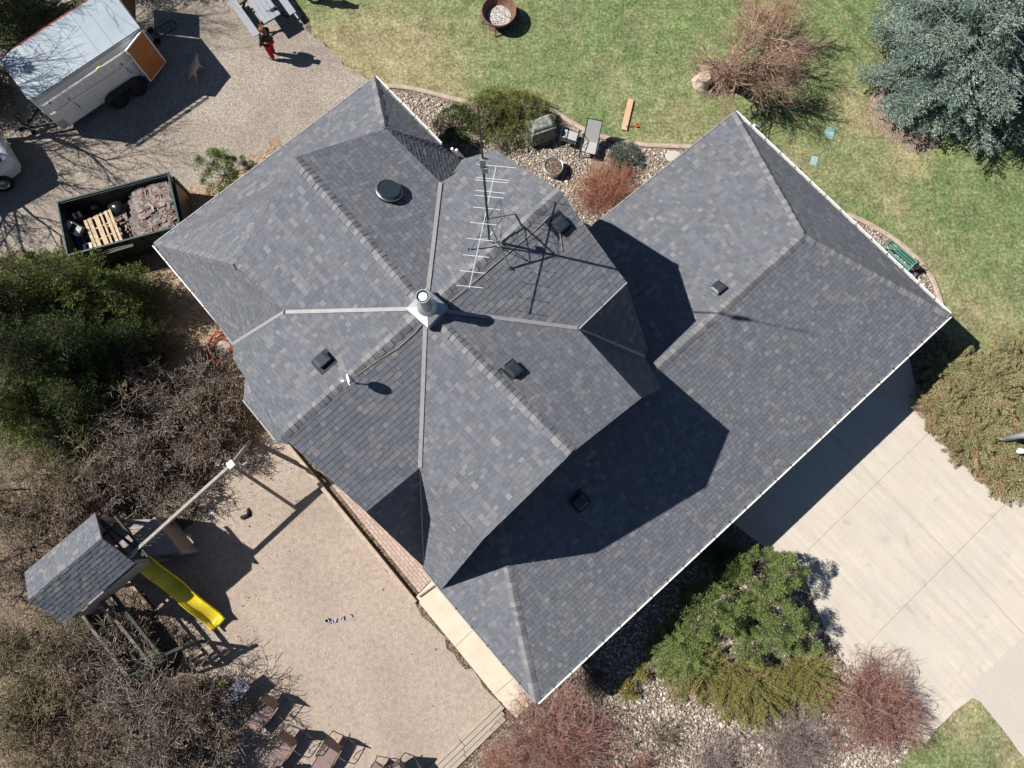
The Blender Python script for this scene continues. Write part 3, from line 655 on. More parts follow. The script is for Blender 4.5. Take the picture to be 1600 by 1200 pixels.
mb = MB(); mb.lathe(p, [(.335, .165), (.345, .175), (.335, .185), (.325, .175)], 40, rot); hpart(mb, 'rim', M['galv'], ve)
# chimney pipe on a square metal saddle
cb = at(667, 480, 8.08); mb = MB(); rz = Matrix.Rotation(R(-42), 3, 'Z')
hw = .35
vs = [cb+rz @ Vector((x, y, z)) for x, y, z in ((-hw, -hw, -.30), (hw, -hw, -.30), (hw, hw, -.30), (-hw, hw, -.30), (-hw, -hw, -.02), (hw, -hw, -.02), (hw, hw, -.02), (-hw, hw, -.02), (0, 0, .06))]
mb.add(vs, [(0, 1, 5, 4), (1, 2, 6, 5), (2, 3, 7, 6), (3, 0, 4, 7), (4, 5, 8), (5, 6, 8), (6, 7, 8), (7, 4, 8)])
for x, y in ((-.28, -.28), (.28, -.28), (.28, .28), (-.28, .28), (0, .3), (0, -.3)): mb.lathe(cb+rz @ Vector((x, y, -.02)), [(.012, 0), (.012, .015), (0, .018)], 8)
ch = hpart(mb, 'chimney', M['galv']); mb = MB()
mb.lathe(cb, [(.24, .03), (.17, .14), (.15, .16), (.15, .86), (.165, .86), (.165, .90), (.14, .90), (.14, .40), (.02, .40)], 36); hpart(mb, 'flue_pipe', M['galv'], ch, smooth=False)
mb = MB(); mb.lathe(cb+Vector((.01, -.01, 0)), [(.105, .72), (.105, .90), (.10, .91), (0, .915)], 32); hpart(mb, 'flue_cap', M['white'], ch)
# cables along the ridge
M['cable'] = plain('cable', (0.36, 0.30, 0.24), 0.6, 0.3)
def lay(px, faces_, h=.02):
    out = []
    for x, y, f in px: p, n = on_slope(x, y, faces_[f]); out.append(p+n*(h+.012))
    return out
FF = {'sw': fp('C', 'BSW', 'w8', 'w9'), 'se': fp('C', 'n7', 'n6', 'BNE')}
mb = MB(); mb.tube(lay([(546, 592, 'sw'), (562, 583, 'sw'), (590, 563, 'sw'), (620, 545, 'sw'), (648, 520, 'sw'), (662, 503, 'sw')], FF), .009, 6); mb.tube(lay([(694, 479, 'se'), (720, 458, 'se'), (760, 424, 'se'), (800, 390, 'se'), (838, 358, 'se'), (858, 338, 'se')], FF), .009, 6)
mb.tube(lay([(873, 360, 'se'), (876, 376, 'se'), (878, 392, 'se')], FF), .009, 6)
hpart(mb, 'cable', M['cable'])
# ================================================================ VEGETATION
def nrm(a): return a/np.maximum(np.linalg.norm(a, axis=-1, keepdims=True), 1e-9)
def seg_mesh(S, base):
    """S: (n,8) p0 p1 r0 r1 -> three sided twigs"""
    S = np.asarray(S, float); p0, p1, r0, r1 = S[:, :3]-base, S[:, 3:6]-base, S[:, 6], S[:, 7]
    d = nrm(p1-p0); h = np.where(np.abs(d[:, 2:3]) > .9, np.array([[1., 0, 0]]), np.array([[0, 0, 1.]]))
    x = nrm(np.cross(h, d)); y = np.cross(d, x); V = []
    for p, r in ((p0, r0), (p1, r1)):
        for k in range(3):
            a = 2*math.pi*k/3; V.append(p+(x*math.cos(a)+y*math.sin(a))*r[:, None])
    V = np.stack(V, 1).reshape(-1, 3); n = len(S); b = (np.arange(n)*6)[:, None]
    F = np.stack([b+np.array([[k, (k+1) % 3, 3+(k+1) % 3, 3+k]]) for k in range(3)], 1).reshape(-1, 4)
    return V, F
def blade_mesh(C, D, L, Wd, m, spread, seed, base):
    """m thin leaves from each centre C, roughly along D"""
    r = np.random.default_rng(seed); n = len(C); C = np.repeat(C-base, m, 0); D = np.repeat(D, m, 0)
    d = nrm(D+r.normal(0, spread, (n*m, 3))); s = nrm(np.cross(d, r.normal(0, 1, (n*m, 3))))
    l = L*np.exp(r.normal(0, .25, (n*m, 1))); w = Wd*np.exp(r.normal(0, .2, (n*m, 1)))
    o = C+r.normal(0, L*.15, (n*m, 3)); mid = o+d*l*.45
    V = np.stack([o, mid+s*w/2, o+d*l, mid-s*w/2], 1).reshape(-1, 3)
    F = (np.arange(n*m)*4)[:, None]+np.array([[0, 1, 2, 3]])
    return V, F
M['bark'] = plain('bark', (0.10, 0.08, 0.066), 0.9, 0.15, 0, 0.3, 8, 0.4)
M['bark_red'] = plain('reddish_bark', (0.26, 0.175, 0.13), 0.85, 0.2, 0, 0.3, 8, 0.3)
def twigm(name, stops): return leafy(name, stops, 0.8, 1.0)
M['twig_grey'] = twigm('grey_twigs', [(0.3, (0.07, 0.054, 0.045)), (0.55, (0.18, 0.145, 0.12)), (0.78, (0.46, 0.395, 0.335))])
M['twig_brown'] = twigm('brown_twigs', [(0.3, (0.075, 0.055, 0.042)), (0.55, (0.19, 0.145, 0.11)), (0.8, (0.44, 0.355, 0.285))])
M['twig_olive'] = twigm('olive_twigs', [(0.25, (0.08, 0.065, 0.04)), (0.5, (0.18, 0.155, 0.09)), (0.8, (0.36, 0.31, 0.20))])
M['twig_orange'] = twigm('orange_twigs', [(0.25, (0.20, 0.115, 0.08)), (0.5, (0.37, 0.225, 0.155)), (0.8, (0.56, 0.41, 0.32))])
M['twig_red'] = twigm('red_twigs', [(0.2, (0.17, 0.05, 0.045)), (0.4, (0.31, 0.105, 0.09)), (0.58, (0.38, 0.22, 0.18)), (0.8, (0.52, 0.41, 0.34))])
M['twig_mauve'] = twigm('mauve_twigs', [(0.25, (0.17, 0.12, 0.115)), (0.5, (0.30, 0.235, 0.22)), (0.8, (0.46, 0.38, 0.355))])
M['spruce'] = leafy('blue_spruce_needles', [(0.2, (0.055, 0.095, 0.085)), (0.45, (0.14, 0.20, 0.17)), (0.68, (0.245, 0.315, 0.265)), (0.9, (0.40, 0.46, 0.38))], scale=1.1)
M['spruce_dk'] = leafy('conifer_needles', [(0.2, (0.014, 0.028, 0.009)), (0.5, (0.042, 0.072, 0.022)), (0.75, (0.10, 0.135, 0.042)), (0.95, (0.19, 0.22, 0.07))], scale=.9)
M['green_br'] = leafy('bright_conifer_needles', [(0.2, (0.035, 0.06, 0.014)), (0.45, (0.11, 0.155, 0.038)), (0.7, (0.22, 0.255, 0.075)), (0.95, (0.37, 0.38, 0.13))], scale=1.2)
M['mugo'] = leafy('pine_needles', [(0.2, (0.055, 0.09, 0.026)), (0.45, (0.135, 0.19, 0.055)), (0.7, (0.235, 0.295, 0.10)), (0.95, (0.39, 0.42, 0.17))], scale=2.6)
M['pine_dk'] = leafy('dark_pine_needles', [(0.2, (0.02, 0.04, 0.008)), (0.5, (0.045, 0.08, 0.016)), (0.75, (0.09, 0.13, 0.03)), (0.95, (0.15, 0.17, 0.05))], scale=1.4)
M['olive'] = leafy('olive_foliage', [(0.2, (0.07, 0.09, 0.025)), (0.5, (0.17, 0.195, 0.06)), (0.75, (0.27, 0.285, 0.10)), (0.95, (0.41, 0.39, 0.18))], scale=1.5)
M['yellowj'] = leafy('yellow_juniper', [(0.2, (0.07, 0.07, 0.02)), (0.45, (0.17, 0.165, 0.05)), (0.7, (0.28, 0.255, 0.085)), (0.95, (0.38, 0.34, 0.15))], scale=1.4)
M['tanj'] = leafy('tan_juniper', [(0.2, (0.11, 0.11, 0.05)), (0.45, (0.235, 0.22, 0.10)), (0.7, (0.36, 0.325, 0.165)), (0.95, (0.50, 0.44, 0.25))], scale=1.1)
M['browned'] = leafy('browned_juniper', [(0.2, (0.22, 0.12, 0.06)), (0.5, (0.38, 0.235, 0.13)), (0.9, (0.52, 0.35, 0.21))], scale=1.1)
M['bluej'] = leafy('blue_juniper', [(0.2, (0.05, 0.085, 0.07)), (0.5, (0.105, 0.155, 0.125)), (0.75, (0.165, 0.22, 0.18)), (0.95, (0.25, 0.29, 0.22))], scale=2.5)
M['gold'] = leafy('golden_foliage', [(0.2, (0.10, 0.11, 0.02)), (0.5, (0.22, 0.21, 0.04)), (0.75, (0.36, 0.30, 0.06)), (0.95, (0.48, 0.27, 0.08))], scale=3)
M['dryred'] = leafy('dry_red_grass', [(0.2, (0.24, 0.07, 0.05)), (0.5, (0.42, 0.17, 0.115)), (0.9, (0.56, 0.37, 0.25))], scale=2)

def conifer(px, py, Ht, Rb, mat, label, group, seed, dens=1.0, L=.085, W=.014, name='conifer', power=.8, droop=.18, step=.32, cat='tree', upl=0.0):
    b = at(px, py); base = np.array(b); r = np.random.default_rng(seed); S = []; C = []; D = []
    h = .25
    S.append((*base, *(base+[0, 0, Ht*.55]), .045*Ht**.7*.6, .03)); S.append((*(base+[0, 0, Ht*.55]), *(base+[0, 0, Ht]), .03, .006))
    while h < Ht*.985:
        Rr = Rb*(1-h/Ht)**power*(r.uniform(.85, 1.12)) if h > .1*Ht else Rb*.9
        nb = max(4, int(r.normal(8.5, 1)*dens*(1.35 if h < .35*Ht and L > .097 and W > .02 else 1)))
        a0 = r.uniform(0, 6.28)
        for k in range(nb):
            a = a0+6.283*k/nb+r.normal(0, .18); Lb = Rr*r.uniform(.72, 1.12); dirv = np.array([math.cos(a), math.sin(a), 0.0])
            el = .25+.35*(h/Ht)
            def P(t): return base+np.array([0, 0, h])+dirv*Lb*t+np.array([0, 0, Lb*(el*t*.4-droop*t*t+.1*t**3)])
            prev = P(0)
            for i in range(1, 5):
                q = P(i/4); S.append((*prev, *q, .018*(1.15-i/5), .018*(1.15-(i+1)/5)+.002)); prev = q
            side = np.array([-dirv[1], dirv[0], 0]); ns = max(3, int(Lb/.11*dens)); t = np.linspace(.12, 1, ns)
            for ti in t:
                q = P(ti); ls = (.42*Lb*(1-ti*.75)+.08)*r.uniform(.7, 1.1)
                ls = min(ls, .75)
                for sg in (-1, 1):
                    dv = nrm(dirv*.75+side*sg*r.uniform(.6, 1.0)+np.array([0, 0, r.normal(.02+upl*.7, .12+upl*.4)])); m = max(1, int(ls/.075*dens))
                    u = (np.arange(m)+.5)/m; C.append(q+dv*(u*ls)[:, None]-np.array([0, 0, .12])*(u**2)[:, None]*ls); D.append(np.tile(dv, (m, 1)))
            C.append(P(1)[None]); D.append(dirv[None])
        h += step*r.uniform(.8, 1.2)
    C = np.concatenate(C); D = np.concatenate(D)+[0, 0, .15+upl]
    t = thing(name, b, 0, label, cat, group); zb = np.array([b.x, b.y, b.z])
    V, F = blade_mesh(C, D, L, W, 5 if W > .02 else 7, .42, seed+1, zb); npmesh('crown', V, F, mat, t)
    V, F = seg_mesh(S, zb); npmesh('trunk', V, F, M['bark'], t)
    return t
def shrub(px, py, rx, ry, h, mat, label, group=None, seed=0, rot=0, lobes=90, lr=.17, per=110, L=.07, W=.012, name='shrub', up=.5, out=.5, z0=0.1, stems=M['bark'], cat='shrub', rough=.25, zoff=0.0):
    """dome of leafy lobes with stems under it"""
    b = at(px, py); r = np.random.default_rng(seed); base = np.array(b)
    a = r.uniform(0, 6.283, lobes); q = np.sqrt(r.uniform(0, 1, lobes)); amp = 1+.16*np.sin(a*3+seed)+.1*np.sin(a*5+2*seed)
    x = q*np.cos(a)*rx*amp; y = q*np.sin(a)*ry*amp; top = h*(1-q**2.4*.7)*r.uniform(max(.12, 1-rough*1.8), 1, lobes)
    ca, sa = math.cos(rot), math.sin(rot); X = x*ca-y*sa; Y = x*sa+y*ca
    cen = np.stack([X, Y, np.maximum(top, z0)], 1)
    rad = lr*np.exp(r.normal(0, .25, lobes)); outd = nrm(np.stack([X, Y, np.zeros(lobes)], 1))*(q*out)[:, None]
    d = nrm(r.normal(0, 1, (lobes, per, 3))+np.array([0, 0, up])); d[..., 2] = np.where(d[..., 2] < -.35, -d[..., 2], d[..., 2])
    P = cen[:, None]+d*rad[:, None, None]*r.uniform(.35, 1, (lobes, per, 1))*np.array([1, 1, .85])
    dd = nrm(d*.8+outd[:, None]+np.array([0, 0, up*.6]))
    V, F = blade_mesh(P.reshape(-1, 3), dd.reshape(-1, 3), L, W, 1, .25, seed+5, np.zeros(3))
    t = thing(name, b, 0, label, cat, group); npmesh('foliage', V, F, mat, t)
    S = []
    for c in cen[::2]:
        o = np.array([r.normal(0, .05), r.normal(0, .05), 0]); m1 = o+(c-o)*.5+np.array([0, 0, -.1*h]); m1[2] = max(m1[2], .03)
        S.append((*o, *m1, .018, .012)); S.append((*m1, *c, .012, .005))
    V, F = seg_mesh(S, np.zeros(3)); npmesh('stems', V, F, stems, t)
    return t
def spray(px, py, rx, ry, h, mat, label, group=None, seed=0, rot=0, n=260, seglen=.13, L=.06, W=.011, name='juniper', dirv=None, m=5, cat='shrub', brown=None, lnr=(.5, 1.05)):
    """spreading juniper: arching sprays from the middle outward"""
    b = at(px, py); r = np.random.default_rng(seed); C = []; D = []; S = []; CB = []; DB = []
    ca, sa = math.cos(rot), math.sin(rot)
    for i in range(n):
        a = r.uniform(0, 6.283); q = math.sqrt(r.uniform(0, 1))
        X, Y = math.cos(a)*rx*q, math.sin(a)*ry*q; e = np.array([X*ca-Y*sa, X*sa+Y*ca, 0]); z = h*(1-q**2*.6)*r.uniform(.2, 1.35)
        d0 = nrm(e+(np.array(dirv)*.8*max(rx, ry) if dirv is not None else 0)+r.normal(0, .25, 3)*[1, 1, 0]); ln = r.uniform(*lnr)
        st = e-d0*ln*.5; st[2] = z*.75; k = int(ln/.026)
        u = np.linspace(0, 1, k); P = st+d0*(u*ln)[:, None]+np.array([0, 0, 1.])*((u*.20-u**2*.16)*ln+.25*z*u)[:, None]
        S.append((st[0]*.3, st[1]*.3, .03, *st, .014, .007)); S.append((*P[0], *P[-1], .006, .002))
        side = np.array([-d0[1], d0[0], 0]); w = .085*(1-u)+.015
        tgt = (CB, DB) if brown and r.uniform() < brown[1]*(q**2) else (C, D)
        for sg in (-1, 0, 1):
            tgt[0].append(P+side*(sg*w*r.uniform(.5, 1))[:, None]); tgt[1].append(np.tile(d0+side*sg*.6+np.array([0, 0, .25]), (k, 1)))
    t = thing(name, b, 0, label, cat, group)
    V, F = blade_mesh(np.concatenate(C), np.concatenate(D), L, W, m-2, .35, seed+3, np.zeros(3)); npmesh('foliage', V, F, mat, t)
    if CB:
        V, F = blade_mesh(np.concatenate(CB), np.concatenate(DB), L, W, m-2, .4, seed+4, np.zeros(3)); npmesh('dead_foliage', V, F, brown[0], t)
    V, F = seg_mesh(S, np.zeros(3)); npmesh('stems', V, F, M['bark'], t)
    return t
def grow(S, p, d, L, r0, depth, r, kids=3, wander=.28, upt=.05, ratio=.68, ang=.75, nseg=4, rmin=.0022, bound=None):
    n = nseg; rad = r0; step = L/n; q = p
    for i in range(n):
        d = d+r.normal(0, wander, 3)*.6; d[2] += upt; d = d/np.linalg.norm(d)
        q2 = q+d*step; r2 = max(rad*(.86 if depth else .75), rmin)
        if q2[2] < .03: q2[2] = .03; d[2] = abs(d[2])
        S.append((q[0], q[1], q[2], q2[0], q2[1], q2[2], rad, r2)); q = q2; rad = r2
        if depth > 0 and (i > 0 or depth < 3):
            for _ in range(kids if i == n-1 else max(1, kids-2)):
                v = r.normal(0, 1, 3); v -= v.dot(d)*d; v /= np.linalg.norm(v); dd = d+v*ang*r.uniform(.6, 1.3); dd /= np.linalg.norm(dd)
                grow(S, q, dd, L*ratio*r.uniform(.7, 1.15), rad*.72, depth-1, r, kids, wander, upt, ratio, ang, nseg, rmin)
def bare(px, py, h, spread, mat, label, group=None, seed=0, depth=4, stems=3, r0=.07, name='bare_tree', cat='tree', kids=3, wander=.3, lean=(0, 0), upt=.05, ratio=.68, ang=.8, L0=None, tilt=.5, rmin=.0035):
    b = at(px, py) if not isinstance(px, Vector) else px; r = np.random.default_rng(seed); big = []; S = []
    L0 = L0 or h*.36
    for k in range(stems):
        a = 6.283*k/stems+r.normal(0, .4); d = np.array([math.cos(a)*tilt*spread+lean[0], math.sin(a)*tilt*spread+lean[1], 1.0]); d /= np.linalg.norm(d)
        grow(S, np.array([r.normal(0, .06), r.normal(0, .06), 0.0]), d, L0*r.uniform(.8, 1.1), r0*r.uniform(.7, 1), depth, r, kids, wander, upt, ratio, ang, 4, rmin)
    S = np.array(S); thick = S[:, 6] > r0*.3
    t = thing(name, b, 0, label, cat, group)
    V, F = seg_mesh(S[thick], np.zeros(3)); npmesh('trunk', V, F, M['bark'] if mat is not M['twig_orange'] else M['bark_red'], t, smooth=True)
    V, F = seg_mesh(S[~thick], np.zeros(3)); npmesh('crown', V, F, mat, t)
    return t
def wands(px, py, R_, h, mat, label, group=None, seed=0, n=330, name='shrub', fork=3, r0=.006, cat='shrub', spreadpow=.6, squash=1.0, rot=0, lean=(0, 0)):
    """many stemmed bare shrub: wandering wands from the base, forking into fine twigs"""
    b = at(px, py); r = np.random.default_rng(seed); S = []; n = int(n*.55)
    for i in range(n):
        a = r.uniform(0, 6.283); q = r.uniform(0, 1)**spreadpow; amp = 1+.14*math.sin(3*a+seed)+.08*math.sin(7*a)
        tip = np.array([math.cos(a)*q*R_*amp+lean[0], math.sin(a)*q*R_*amp*squash+lean[1], h*math.sqrt(max(.08, 1-q*q*.8))*r.uniform(.7, 1.1)])
        a2 = r.uniform(0, 6.283); o = R_*.34*math.sqrt(r.uniform(0, 1)); p = np.array([o*math.cos(a2), o*math.sin(a2), 0.0])*.8+np.array([tip[0], tip[1], 0])*.12
        K = 7; pts = []; w = r.normal(0, .10*R_, 3); w2 = r.normal(0, .05*R_, 3)
        for k in range(K+1):
            u = k/K; e = p+(tip-p)*u; e[2] = tip[2]*(u**.75); e = e+w*math.sin(u*3.1)+w2*math.sin(u*6.3)+r.normal(0, .01, 3)*(k > 0); e[2] = max(e[2], .01); pts.append(e)
        for k in range(K): S.append((*pts[k], *pts[k+1], r0*(1.2-k/K*.75), r0*(1.2-(k+1)/K*.75)))
        for _ in range(fork*2):
            k = r.integers(2, K); d = nrm(nrm(pts[k+1]-pts[k])+r.normal(0, .42, 3)+np.array([0, 0, .15])); ln = r.uniform(.10, .30)*R_*.8
            q0 = pts[k]
            for j in range(3):
                d = nrm(d+r.normal(0, .2, 3)+np.array([0, 0, .08])); q1 = q0+d*ln/3; q1[2] = max(q1[2], .02); S.append((*q0, *q1, r0*.6*(1-j/4), r0*.6*(1-(j+1)/4))); q0 = q1
                if r.uniform() < .5: dd = nrm(d+r.normal(0, .5, 3)); qq = q1+dd*ln*.3; S.append((*q1, *qq, r0*.4, r0*.25))
    V, F = seg_mesh(S, np.zeros(3)); t = thing(name, b, 0, label, cat, group)
    npmesh('stems', V, F, mat, t); return t

# --- top right
conifer(1470, 119, 8.8, 3.5, M['spruce'], 'big blue spruce with pale grey green needles at the top right', None, 11, 1.08, L=.10, W=.028, name='blue_spruce', step=.42, droop=.20)
tr = bare(1128, 122, 4.3, 1.0, M['twig_orange'], 'low gnarled bare tree with orange brown twigs on the lawn', None, 12, depth=4, stems=6, r0=.13, kids=3, wander=.30, lean=(.45, .25), upt=.02, ratio=.70, ang=.75, L0=1.55, tilt=1.0, rmin=.0045)
mb = MB(); rr = random.Random(4)
prof = [(.36, 0), (.30, .12), (.25, .3), (.235, .42), (.22, .46), (0, .465)]
mb.lathe(at(1096, 130)-at(1128, 122), prof, 18); mb.v = [(x*(1+rr.uniform(-.05, .05)), y, z) for x, y, z in mb.v]
M['cutwood'] = plain('cut_wood', (0.46, 0.38, 0.31), 0.85, 0.2, 0, 0.2, 12, 0.3)
mb.build('cut_limb', M['cutwood'], tr, smooth=False)
mb = MB(); c0 = at(1128, 122)
for (x0, y0, x1, y1, ra) in ((1122, 126, 1080, 118, .10), (1120, 128, 1085, 142, .09), (1124, 128, 1108, 150, .08), (1118, 120, 1092, 106, .09), (1126, 124, 1120, 149, .07), (1110, 120, 1078, 134, .08), (1112, 112, 1088, 100, .07)):
    a_, b_ = at(x0, y0), at(x1, y1); mid = a_.lerp(b_, .5)+Vector((rr.uniform(-.08, .08), rr.uniform(-.08, .08), .08)); mb.tube([a_-c0+Vector((0, 0, .2)), mid-c0, b_-c0+Vector((0, 0, -.02))], [ra*1.6, ra, ra*.3], 7)
mb.build('root', M['bark_red'], tr, smooth=True)
sheet('tree_soil', [(1078, 118), (1095, 98), (1125, 92), (1160, 105), (1175, 125), (1160, 142), (1130, 148), (1108, 154), (1090, 146)], 0.009, M['soil'], .04, .15, 77)
# --- left side trees
G1 = 'dark evergreens beside the dumpster'
for i, (x, y, h, rb, m_, lb) in enumerate([(232, 478, 3.6, 1.25, 'green_br', 'bright green conifer nearest the dumpster corner'), (172, 470, 4.6, 1.5, 'green_br', 'bright pointed conifer left of the dumpster shadow'), (108, 470, 4.4, 1.45, 'green_br', 'bright green conifer by the gravel at the left'),
     (246, 545, 3.2, 1.2, 'spruce_dk', 'dark conifer between the dumpster and the red hose'), (186, 560, 5.0, 1.7, 'spruce_dk', 'tall dark conifer in the middle of the evergreen clump'), (110, 580, 5.4, 1.8, 'spruce_dk', 'tall dark conifer left of the clump centre'), (165, 640, 3.6, 1.5, 'spruce_dk', 'dark conifer beside the bare thicket'),
     (60, 650, 4.2, 1.6, 'green_br', 'yellow green conifer at the left edge above the thicket'), (45, 500, 5.6, 1.7, 'spruce_dk', 'dark conifer at the left edge by the gravel'), (110, 690, 2.6, 1.2, 'green_br', 'low yellow green conifer on the thicket edge')]):
    conifer(x, y, h, rb, M[m_], lb, G1, 20+i, 1.0, L=.10, W=.017, name='conifer', step=.34, power=.9, droop=-.12, upl=.55)
conifer(1660, 150, 7.0, 2.4, M['spruce'], 'second blue spruce cut by the right edge beside the big one', None, 45, .95, L=.10, W=.028, name='blue_spruce', step=.5, droop=.26)
conifer(56, 52, 6.0, 2.0, M['spruce_dk'], 'dark evergreen behind the white trailer at the top left corner', None, 41, .8, L=.11, W=.022)
conifer(-40, 150, 6.5, 2.0, M['spruce_dk'], 'dark evergreen at the left edge beside the trailer nose', None, 42, .8, L=.11, W=.022)
conifer(150, -30, 5.5, 1.7, M['spruce_dk'], 'dark evergreen above the trailer at the top edge', None, 43, .7, L=.11, W=.022)
shrub(352, 276, .80, .72, 1.5, M['mugo'], 'small bright green pine between the gravel and the house', None, 44, lobes=34, lr=.14, per=220, L=.09, W=.014, rough=.4, out=.9, name='young_pine', cat='tree')
G2 = 'bare thicket left of the playground'
TH = [(300, 640, 3.4, 'twig_grey'), (250, 690, 3.2, 'twig_grey'), (345, 690, 2.7, 'twig_brown'), (205, 740, 3.2, 'twig_grey'), (275, 760, 2.6, 'twig_grey'), (140, 720, 3.0, 'twig_olive'), (120, 800, 3.0, 'twig_brown'), (60, 770, 3.2, 'twig_olive'), (40, 860, 3.0, 'twig_brown'), (225, 640, 3.0, 'twig_brown'), (350, 620, 2.4, 'twig_brown'),
      (165, 800, 2.2, 'twig_grey')]
LB = ['grey bare shrub tree nearest the red hose', 'grey bare tree above the swing beam', 'low brown bare shrub beside the swing frame', 'grey bare tree behind the playhouse roof', 'grey bare shrub touching the wooden deck', 'olive tinted bare tree below the evergreens', 'brown bare tree at the upper left of the playhouse roof', 'olive bare tree at the left edge', 'brown bare tree left of the playhouse', 'brown bare tree between the evergreens and the hose', 'thin brown bare shrub beside the house bay', 'short grey bare shrub just above the playhouse ridge']
for i, (x, y, h, m_) in enumerate(TH): bare(x, y, h, 1.0, M[m_], LB[i], G2, 60+i, depth=4, stems=6, r0=.045, kids=2, wander=.42, upt=.03, ratio=.72, ang=.95, L0=h*.34, tilt=1.0, rmin=.0072)
G3 = 'bare thicket below the playhouse'
TH = [(215, 1075, 2.6, 'twig_grey'), (150, 1040, 2.8, 'twig_brown'), (95, 1010, 2.8, 'twig_olive'), (110, 1110, 3.0, 'twig_olive'), (190, 1150, 3.0, 'twig_brown'), (270, 1130, 2.7, 'twig_grey'), (40, 1060, 3.0, 'twig_olive'), (300, 1200, 2.6, 'twig_grey'), (230, 1225, 2.8, 'twig_brown'), (60, 1180, 3.0, 'twig_olive'), (335, 1130, 1.9, 'twig_grey')]
LB = ['grey bare shrub at the end of the tyre bridge', 'brown bare shrub below the playhouse roof', 'olive bare shrub below the playhouse corner', 'olive bare tree in the lower left thicket', 'brown bare tree in the lower left thicket', 'grey bare tree left of the patio chairs', 'olive bare tree at the lower left edge', 'grey bare tree at the bottom beside the chairs', 'brown bare tree at the bottom edge', 'olive bare tree in the bottom left corner', 'thin grey bare shrub between the patio chairs']
for i, (x, y, h, m_) in enumerate(TH): bare(x, y, h, 1.0, M[m_], LB[i], G3, 80+i, depth=4, stems=7, r0=.045, kids=2, wander=.42, upt=.025, ratio=.72, ang=.95, L0=h*.36, tilt=1.05, rmin=.0072)
bare(262, 1068, 4.4, 1.0, M['twig_grey'], 'taller thin bare tree whose twig shadows cross the patio chairs', G3, 97, depth=4, stems=4, r0=.05, kids=2, wander=.35, upt=.05, ratio=.72, ang=.85, L0=1.5, tilt=.5, rmin=.007)
bare(318, 1172, 4.2, 1.0, M['twig_brown'], 'taller thin bare tree at the bottom whose shadow falls on the brown chairs', G3, 98, depth=4, stems=4, r0=.05, kids=2, wander=.35, upt=.05, ratio=.72, ang=.85, L0=1.4, tilt=.5, rmin=.007)
# tall bare trees just out of the frame, their branch shadows cross the yard
for i, (p, h) in enumerate(((at(-70, 215), 9.5), (at(-95, 75), 10.0), (at(150, -75), 9.5))):
    bare(p, None, h, .8, M['twig_brown'], ('tall bare tree left of the frame whose shadow falls behind the trailer', 'tall bare tree beyond the top left corner above the trailer', 'tall bare tree beyond the top edge near the picnic table')[i], 'tall bare trees around the yard', 100+i, depth=4, stems=3, r0=.16, kids=3, wander=.2, upt=.08, ratio=.68, ang=.7, L0=h*.38, tilt=.4, rmin=.006)
# --- bed behind the house
shrub(716, 203, .72, .80, .95, M['pine_dk'], 'dark green bushy pine nearest the roof gutter behind the house', None, 200, lobes=80, lr=.16, per=130, L=.06, W=.012)
GP = 'olive pines behind the house'
shrub(768, 192, .95, 1.05, 1.35, M['olive'], 'olive green pine with bare limbs behind the antenna mast', GP, 201, lobes=130, lr=.17, per=130, L=.07, W=.012, rough=.3)
shrub(815, 192, .9, 1.05, 1.25, M['olive'], 'olive green pine beside the covered grill', GP, 202, lobes=120, lr=.17, per=130, L=.07, W=.012, rough=.3)
shrub(775, 160, .6, .45, .7, M['olive'], 'low olive shrub at the lawn edging behind the pines', None, 206, lobes=40, lr=.14, per=100, L=.06, W=.012)
bare(790, 205, 1.9, 1.2, M['twig_grey'], 'dead grey branches sticking out of the olive pines', None, 203, depth=3, stems=4, r0=.022, kids=2, wander=.25, tilt=.9, cat='branch', name='dead_branch')
shrub(975, 247, .62, .5, .5, M['bluej'], 'low blue green juniper on the river stones', None, 204, lobes=75, lr=.11, per=90, L=.05, W=.012, rot=-.2)
wands(945, 302, 1.3, .45, M['dryred'], 'spreading dry red shrub over the stones between the two roofs', None, 205, n=900, fork=5, r0=.005)
wands(978, 272, .6, .3, M['dryred'], 'small dry red shrub touching the blue green juniper', None, 207, n=200, fork=3, r0=.004)
# --- right junipers
GJ = 'tan junipers beside the driveway'
for i, (x, y, a, b_, h, lb, br) in enumerate([(1482, 580, 1.0, .85, .7, 'tan green juniper mound nearest the garage corner', .25), (1472, 640, .9, .9, .6, 'tan juniper mound with browned tips along the driveway edge', .7), (1535, 610, 1.3, 1.1, .95, 'tan green juniper mound in the middle of the bed', .1),
    (1530, 690, 1.25, .95, .7, 'tan juniper mound beside the metal post', .35), (1592, 660, 1.3, 1.1, .9, 'tan juniper mound at the right edge above the post', .1), (1585, 738, 1.2, .85, .6, 'tan juniper mound at the driveway end of the bed', .5), (1590, 570, 1.2, .9, .8, 'tan juniper mound at the right edge by the lawn', .1), (1660, 700, 1.5, 1.3, .8, 'tan juniper mound beyond the right edge', .1)]):
    spray(x, y, a, b_, h, M['tanj'], lb, GJ, 220+i, lnr=(.3, .7), n=int(270*a*b_), brown=(M['browned'], br), L=.07, W=.013, dirv=(.5, .0, 0), m=5)
